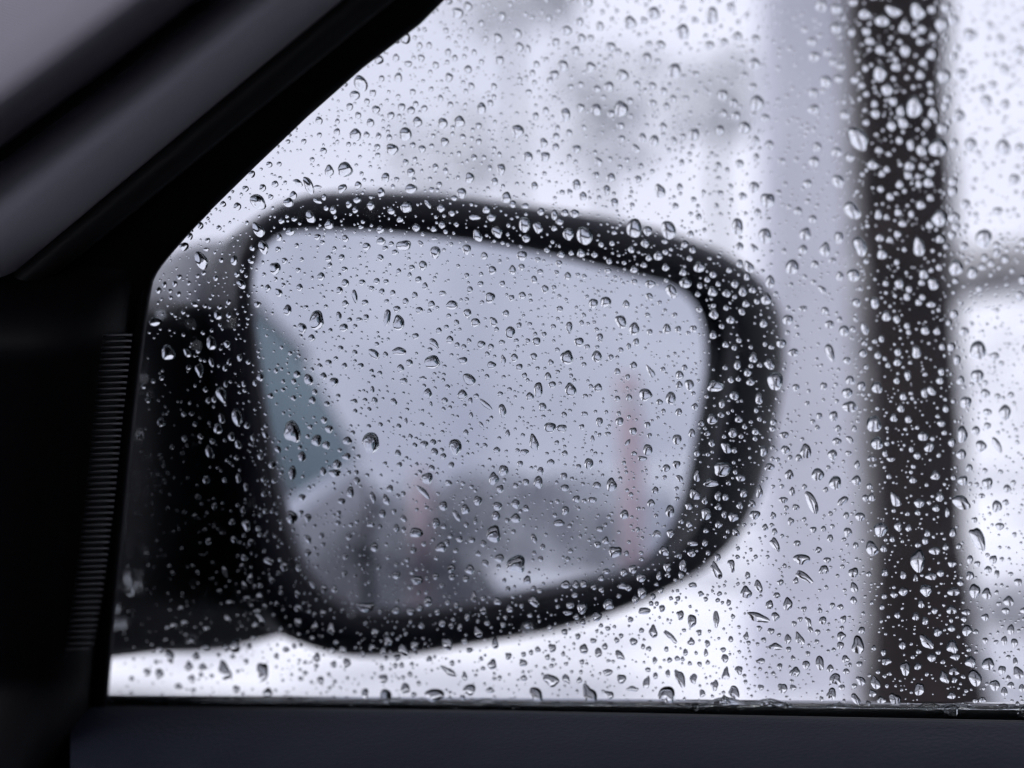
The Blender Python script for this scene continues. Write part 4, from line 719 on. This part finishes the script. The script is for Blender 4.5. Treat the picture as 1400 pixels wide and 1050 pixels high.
EPS = 0.00004
def drop_mesh(x, y, w_, h_, slant, seed, seg=24, rings=(1.0, .965, .90, .80, .66, .48, .26)):
    """a sessile drop: outline on the glass, cap standing off it, flat back; returns verts, faces"""
    g = np.random.default_rng(seed)
    low = min(max((y - 560) / 300.0, 0), 1) * (1 if x < 1160 else .6)            # ragged, angular drops lower down
    th = np.linspace(0, 2 * math.pi, seg, endpoint=False)
    asp = max(w_, h_) / min(w_, h_)
    amp = g.uniform(.03, .07) + low * g.uniform(.0, .085)
    r = np.ones(seg)
    r += amp * np.cos(2 * th + g.uniform(0, 6.3)) * .5 + amp * np.cos(3 * th + g.uniform(0, 6.3)) + amp * .55 * np.cos(4 * th + g.uniform(0, 6.3)) + amp * .3 * np.cos(5 * th + g.uniform(0, 6.3))
    cx, cy = np.cos(th) * r, np.sin(th) * r
    tear = g.uniform(-.08, .13) + (.16 if asp > 1.7 else 0) * g.choice([-1, 1])
    cx = cx * (1 + tear * cy)                                # wider towards its lower end (image y is down)
    lx, ly = cx * w_ / 2, cy * h_ / 2
    s_ = math.radians(slant); ex = lx * math.cos(s_) + ly * math.sin(s_); ey = -lx * math.sin(s_) + ly * math.cos(s_)
    ctr = on_glass(x, y)
    dd = FWD + RIGHT * ((x + ex - 700.0) / FPX)[:, None] - UP * ((y + ey - 525.0) / FPX)[:, None]
    ring = EYE + dd * (((G0 - EYE) @ GN) / (dd @ GN))[:, None]
    pxm = 0.162e-3 * (np.dot(ctr - EYE, FWD) / FOCUS)
    a = min(w_, h_) / 2 * pxm * (1.06 if asp < 1.5 else 1.15)
    ca = math.radians(g.uniform(54, 67) - 12 * low)           # contact angle
    sink = GV * (-a * g.uniform(.03, .12))                   # weight hangs low
    n = len(rings); s = np.array(rings)
    z = a * (np.sqrt(1 / math.sin(ca) ** 2 - s * s) - 1 / math.tan(ca))
    cap = ctr + (ring - ctr)[None] * s[:, None, None] + sink * (1 - s * s)[:, None, None] + GN * (z + EPS)[:, None, None]
    zt = a * (1 / math.sin(ca) - 1 / math.tan(ca))
    return np.vstack([cap.reshape(-1, 3), [ctr + sink + GN * (zt + EPS)], ring + GN * EPS]), drop_faces(seg, n)
_faces = {}
def drop_faces(seg, n):
    """faces of a drop, all looking outwards: cap, its top, flat back"""
    if (seg, n) not in _faces:
        fs = []
        for i in range(n - 1):
            for j in range(seg):
                k = i * seg + j; l = i * seg + (j + 1) % seg; fs.append((k, k + seg, l + seg, l))
        k = (n - 1) * seg; t = n * seg; fs += [(k + j, t, k + (j + 1) % seg) for j in range(seg)]
        fs.append(tuple(t + 1 + j for j in range(seg)))
        _faces[(seg, n)] = [tuple(reversed(q)) for q in fs]
    return _faces[(seg, n)]

drops = [d for d in drops if pane_ok(d[0] + d[2] * .2, d[1])]
drops.sort(key=lambda d: -d[2] * d[3])
BIG = drops[:300]; REST = drops[300:]

gpoly, opoly = [tuple(q) for q in gpx], [tuple(q) for q in opx]
def region(x, y):
    tl = np.interp(y, [0, 500, 950], [1165, 1192, 1212]); tr_ = np.interp(y, [0, 500, 950], [1302, 1312, 1332])
    if y > 925: return 'along the bottom edge of the window glass'
    if x > tr_: return 'right of the dark tree trunk'
    if x > tl: return 'seen against the dark tree trunk'
    if inside(gpoly, x, y):
        return 'over the reflected sky in the mirror' if y < 600 else 'over the reflected road in the mirror'
    if inside(opoly, x, y):
        if x > 935 and y > 400: return 'over the outer rim of the mirror'
        if y < 450: return 'over the top rim of the mirror'
        if y > 760: return 'over the bottom rim of the mirror'
        return 'over the mirror arm near the corner panel'
    if x < 340 and y > 330: return 'over the mirror arm near the corner panel'
    if y > 760 and x < 1045: return 'in the bright gap below the mirror'
    if x > 1045: return 'between the mirror and the tree trunk'
    return 'against the pale sky above the mirror'
ORD = ['first', 'second', 'third', 'fourth', 'fifth', 'sixth', 'seventh', 'eighth', 'ninth', 'tenth', 'eleventh', 'twelfth', 'thirteenth', 'fourteenth', 'fifteenth', 'sixteenth', 'seventeenth', 'eighteenth', 'nineteenth', 'twentieth', 'twenty-first', 'twenty-second', 'twenty-third', 'twenty-fourth', 'twenty-fifth', 'twenty-sixth', 'twenty-seventh', 'twenty-eighth', 'twenty-ninth', 'thirtieth']
classes = {}
for i, d in enumerate(BIG):
    asp = max(d[2], d[3]) / min(d[2], d[3])
    shape = 'round' if asp < 1.17 else 'oval' if asp < 1.5 else 'long'
    size = 'big' if i < 70 else 'mid-sized' if i < 175 else 'small'
    classes.setdefault((size, shape, region(d[0], d[1])), []).append(i)
names = {}
for (size, shape, reg), ids in classes.items():
    ids.sort(key=lambda i: BIG[i][1])
    for k, i in enumerate(ids):
        if len(ids) == 1: names[i] = f'the only {size} {shape} raindrop {reg}'
        else: names[i] = f'{"topmost" if k == 0 else ORD[k] + " from top"} of the {size} {shape} raindrops {reg}'
for i, d in enumerate(BIG):
    v, f = drop_mesh(*d, seed=100 + i)
    base = on_glass(d[0], d[1])
    o = mesh('raindrop', v - base, f, M_WATER)
    o.location = tuple(base); o.data.materials.append(M_CONTACT); o.data.polygons[len(f) - 1].material_index = 1
    tag(o, names[i], 'raindrop', 'raindrops on the side window')

# fine rain: the rest of the measured drops and the many too small to measure
fine = [(*d, 24) for d in REST]
cell = {}
def near(x, y, r):
    for i in range(int(x // 30) - 1, int(x // 30) + 2):
        for j in range(int(y // 30) - 1, int(y // 30) + 2):
            for a, b, c_ in cell.get((i, j), ()):
                if math.hypot(a - x, b - y) < c_ + r + .6: return True
    return False
def put(x, y, r): cell.setdefault((int(x // 30), int(y // 30)), []).append((x, y, r))
for d in drops: put(d[0], d[1], max(d[2], d[3]) / 2)
def scatter(n, x0, x1, y0, y1, lo, hi, p):
    for _ in range(n):
        x, y = rng.uniform(x0, x1), rng.uniform(y0, y1)
        r = lo + (hi - lo) * rng.random() ** p
        if not pane_ok(x, y) or near(x, y, r): continue
        if x < 330 and y > 430 and rng.random() < .55: continue
        put(x, y, r); k = rng.uniform(.85, 1.2)
        fine.append((x, y, 2 * r / k ** .5, 2 * r * k ** .5, rng.uniform(-20, 35), 10 if r < 2 else 14))
scatter(900, 1390, 2300, -330, 985, 3.5, 11, 2.2)
scatter(500, 560, 1400, -330, -6, 3.5, 9, 2.2)
scatter(4600, 150, 1410, -10, 970, 2.0, 3.9, 1.6)
scatter(9500, 150, 1410, -10, 970, 0.9, 2.0, 1.3)
scatter(4200, 1410, 2300, -330, 985, 1.2, 3.5, 1.6)
scatter(2200, 560, 1410, -330, -6, 1.2, 3.5, 1.6)
def wide(n, lo, hi, p, sg):
    """the same rain over the rest of the pane, outside the part measured from the photograph (sizes in metres)"""
    for _ in range(n):
        u, v = rng.uniform(-.12, U_END - .01), rng.uniform(-.12, top_v - .01)
        if v < belt(u) + .001 or not inside(outline, u, v): continue
        q = G(u, v); x, y = px_of(q); dep = (q - EYE) @ FWD
        if dep < .12 or -345 < y < 1000 and x < 2310 or y <= -345 and x < 560: continue
        r = (lo + (hi - lo) * rng.random() ** p) * FPX / dep; k = rng.uniform(.85, 1.25)
        fine.append((x, y, 2 * r / k ** .5, 2 * r * k ** .5, rng.uniform(-20, 35), sg))
wide(2600, .0006, .0018, 2.2, 14)
wide(5200, .0002, .0006, 1.5, 10)
FV, FF, nf, fm = [], [], 0, []
for i, (x, y, a, b, s, sg) in enumerate(fine):
    v, f = drop_mesh(x, y, a, b, s, 5000 + i, sg, (1.0, .965, .90, .80, .66, .48, .26) if sg == 24 else (1.0, .93, .78, .5))
    FF += [[q + nf for q in t] for t in f]; FV.append(v); nf += len(v); fm += [0] * (len(f) - 1) + [1]
fr_ = mesh('fine_rain', np.vstack(FV), FF, M_WATER); fr_.data.materials.append(M_CONTACT); fr_.data.polygons.foreach_set('material_index', fm)
tag(fr_, 'fine speckle of tiny raindrops all over the side window glass', 'rain', kind='stuff')

# pooled water along the bottom of the glass
NB = 420; us = np.linspace(guv(146, 957)[0], U_END - .02, NB)
wn_ = np.convolve(nrg.normal(0, 1, NB + 16), np.hanning(7) / 3.5, 'same')[8:-8]
wn2 = np.convolve(nrg.normal(0, 1, NB + 60), np.hanning(41) / 20, 'same')[30:-30]
hw = np.clip(0.0009 + 0.0016 * wn_ + 0.0012 * wn2, .00025, .0042)
rows = []
for u, h_ in zip(us, hw):
    b0 = belt(u) - .0004
    rows.append([G(u, b0 + h_ * (1 - math.cos(q)) / 2 * 1.0, -(EPS + .75 * h_ * math.sin(q) ** 1.0)) for q in np.linspace(0, math.pi, 9)])
tag(fix_normals(mesh('pooled_water', *loft(rows, closed=True, caps=True), M_WATER)), 'thin line of pooled rainwater along the bottom edge of the side window', 'water')
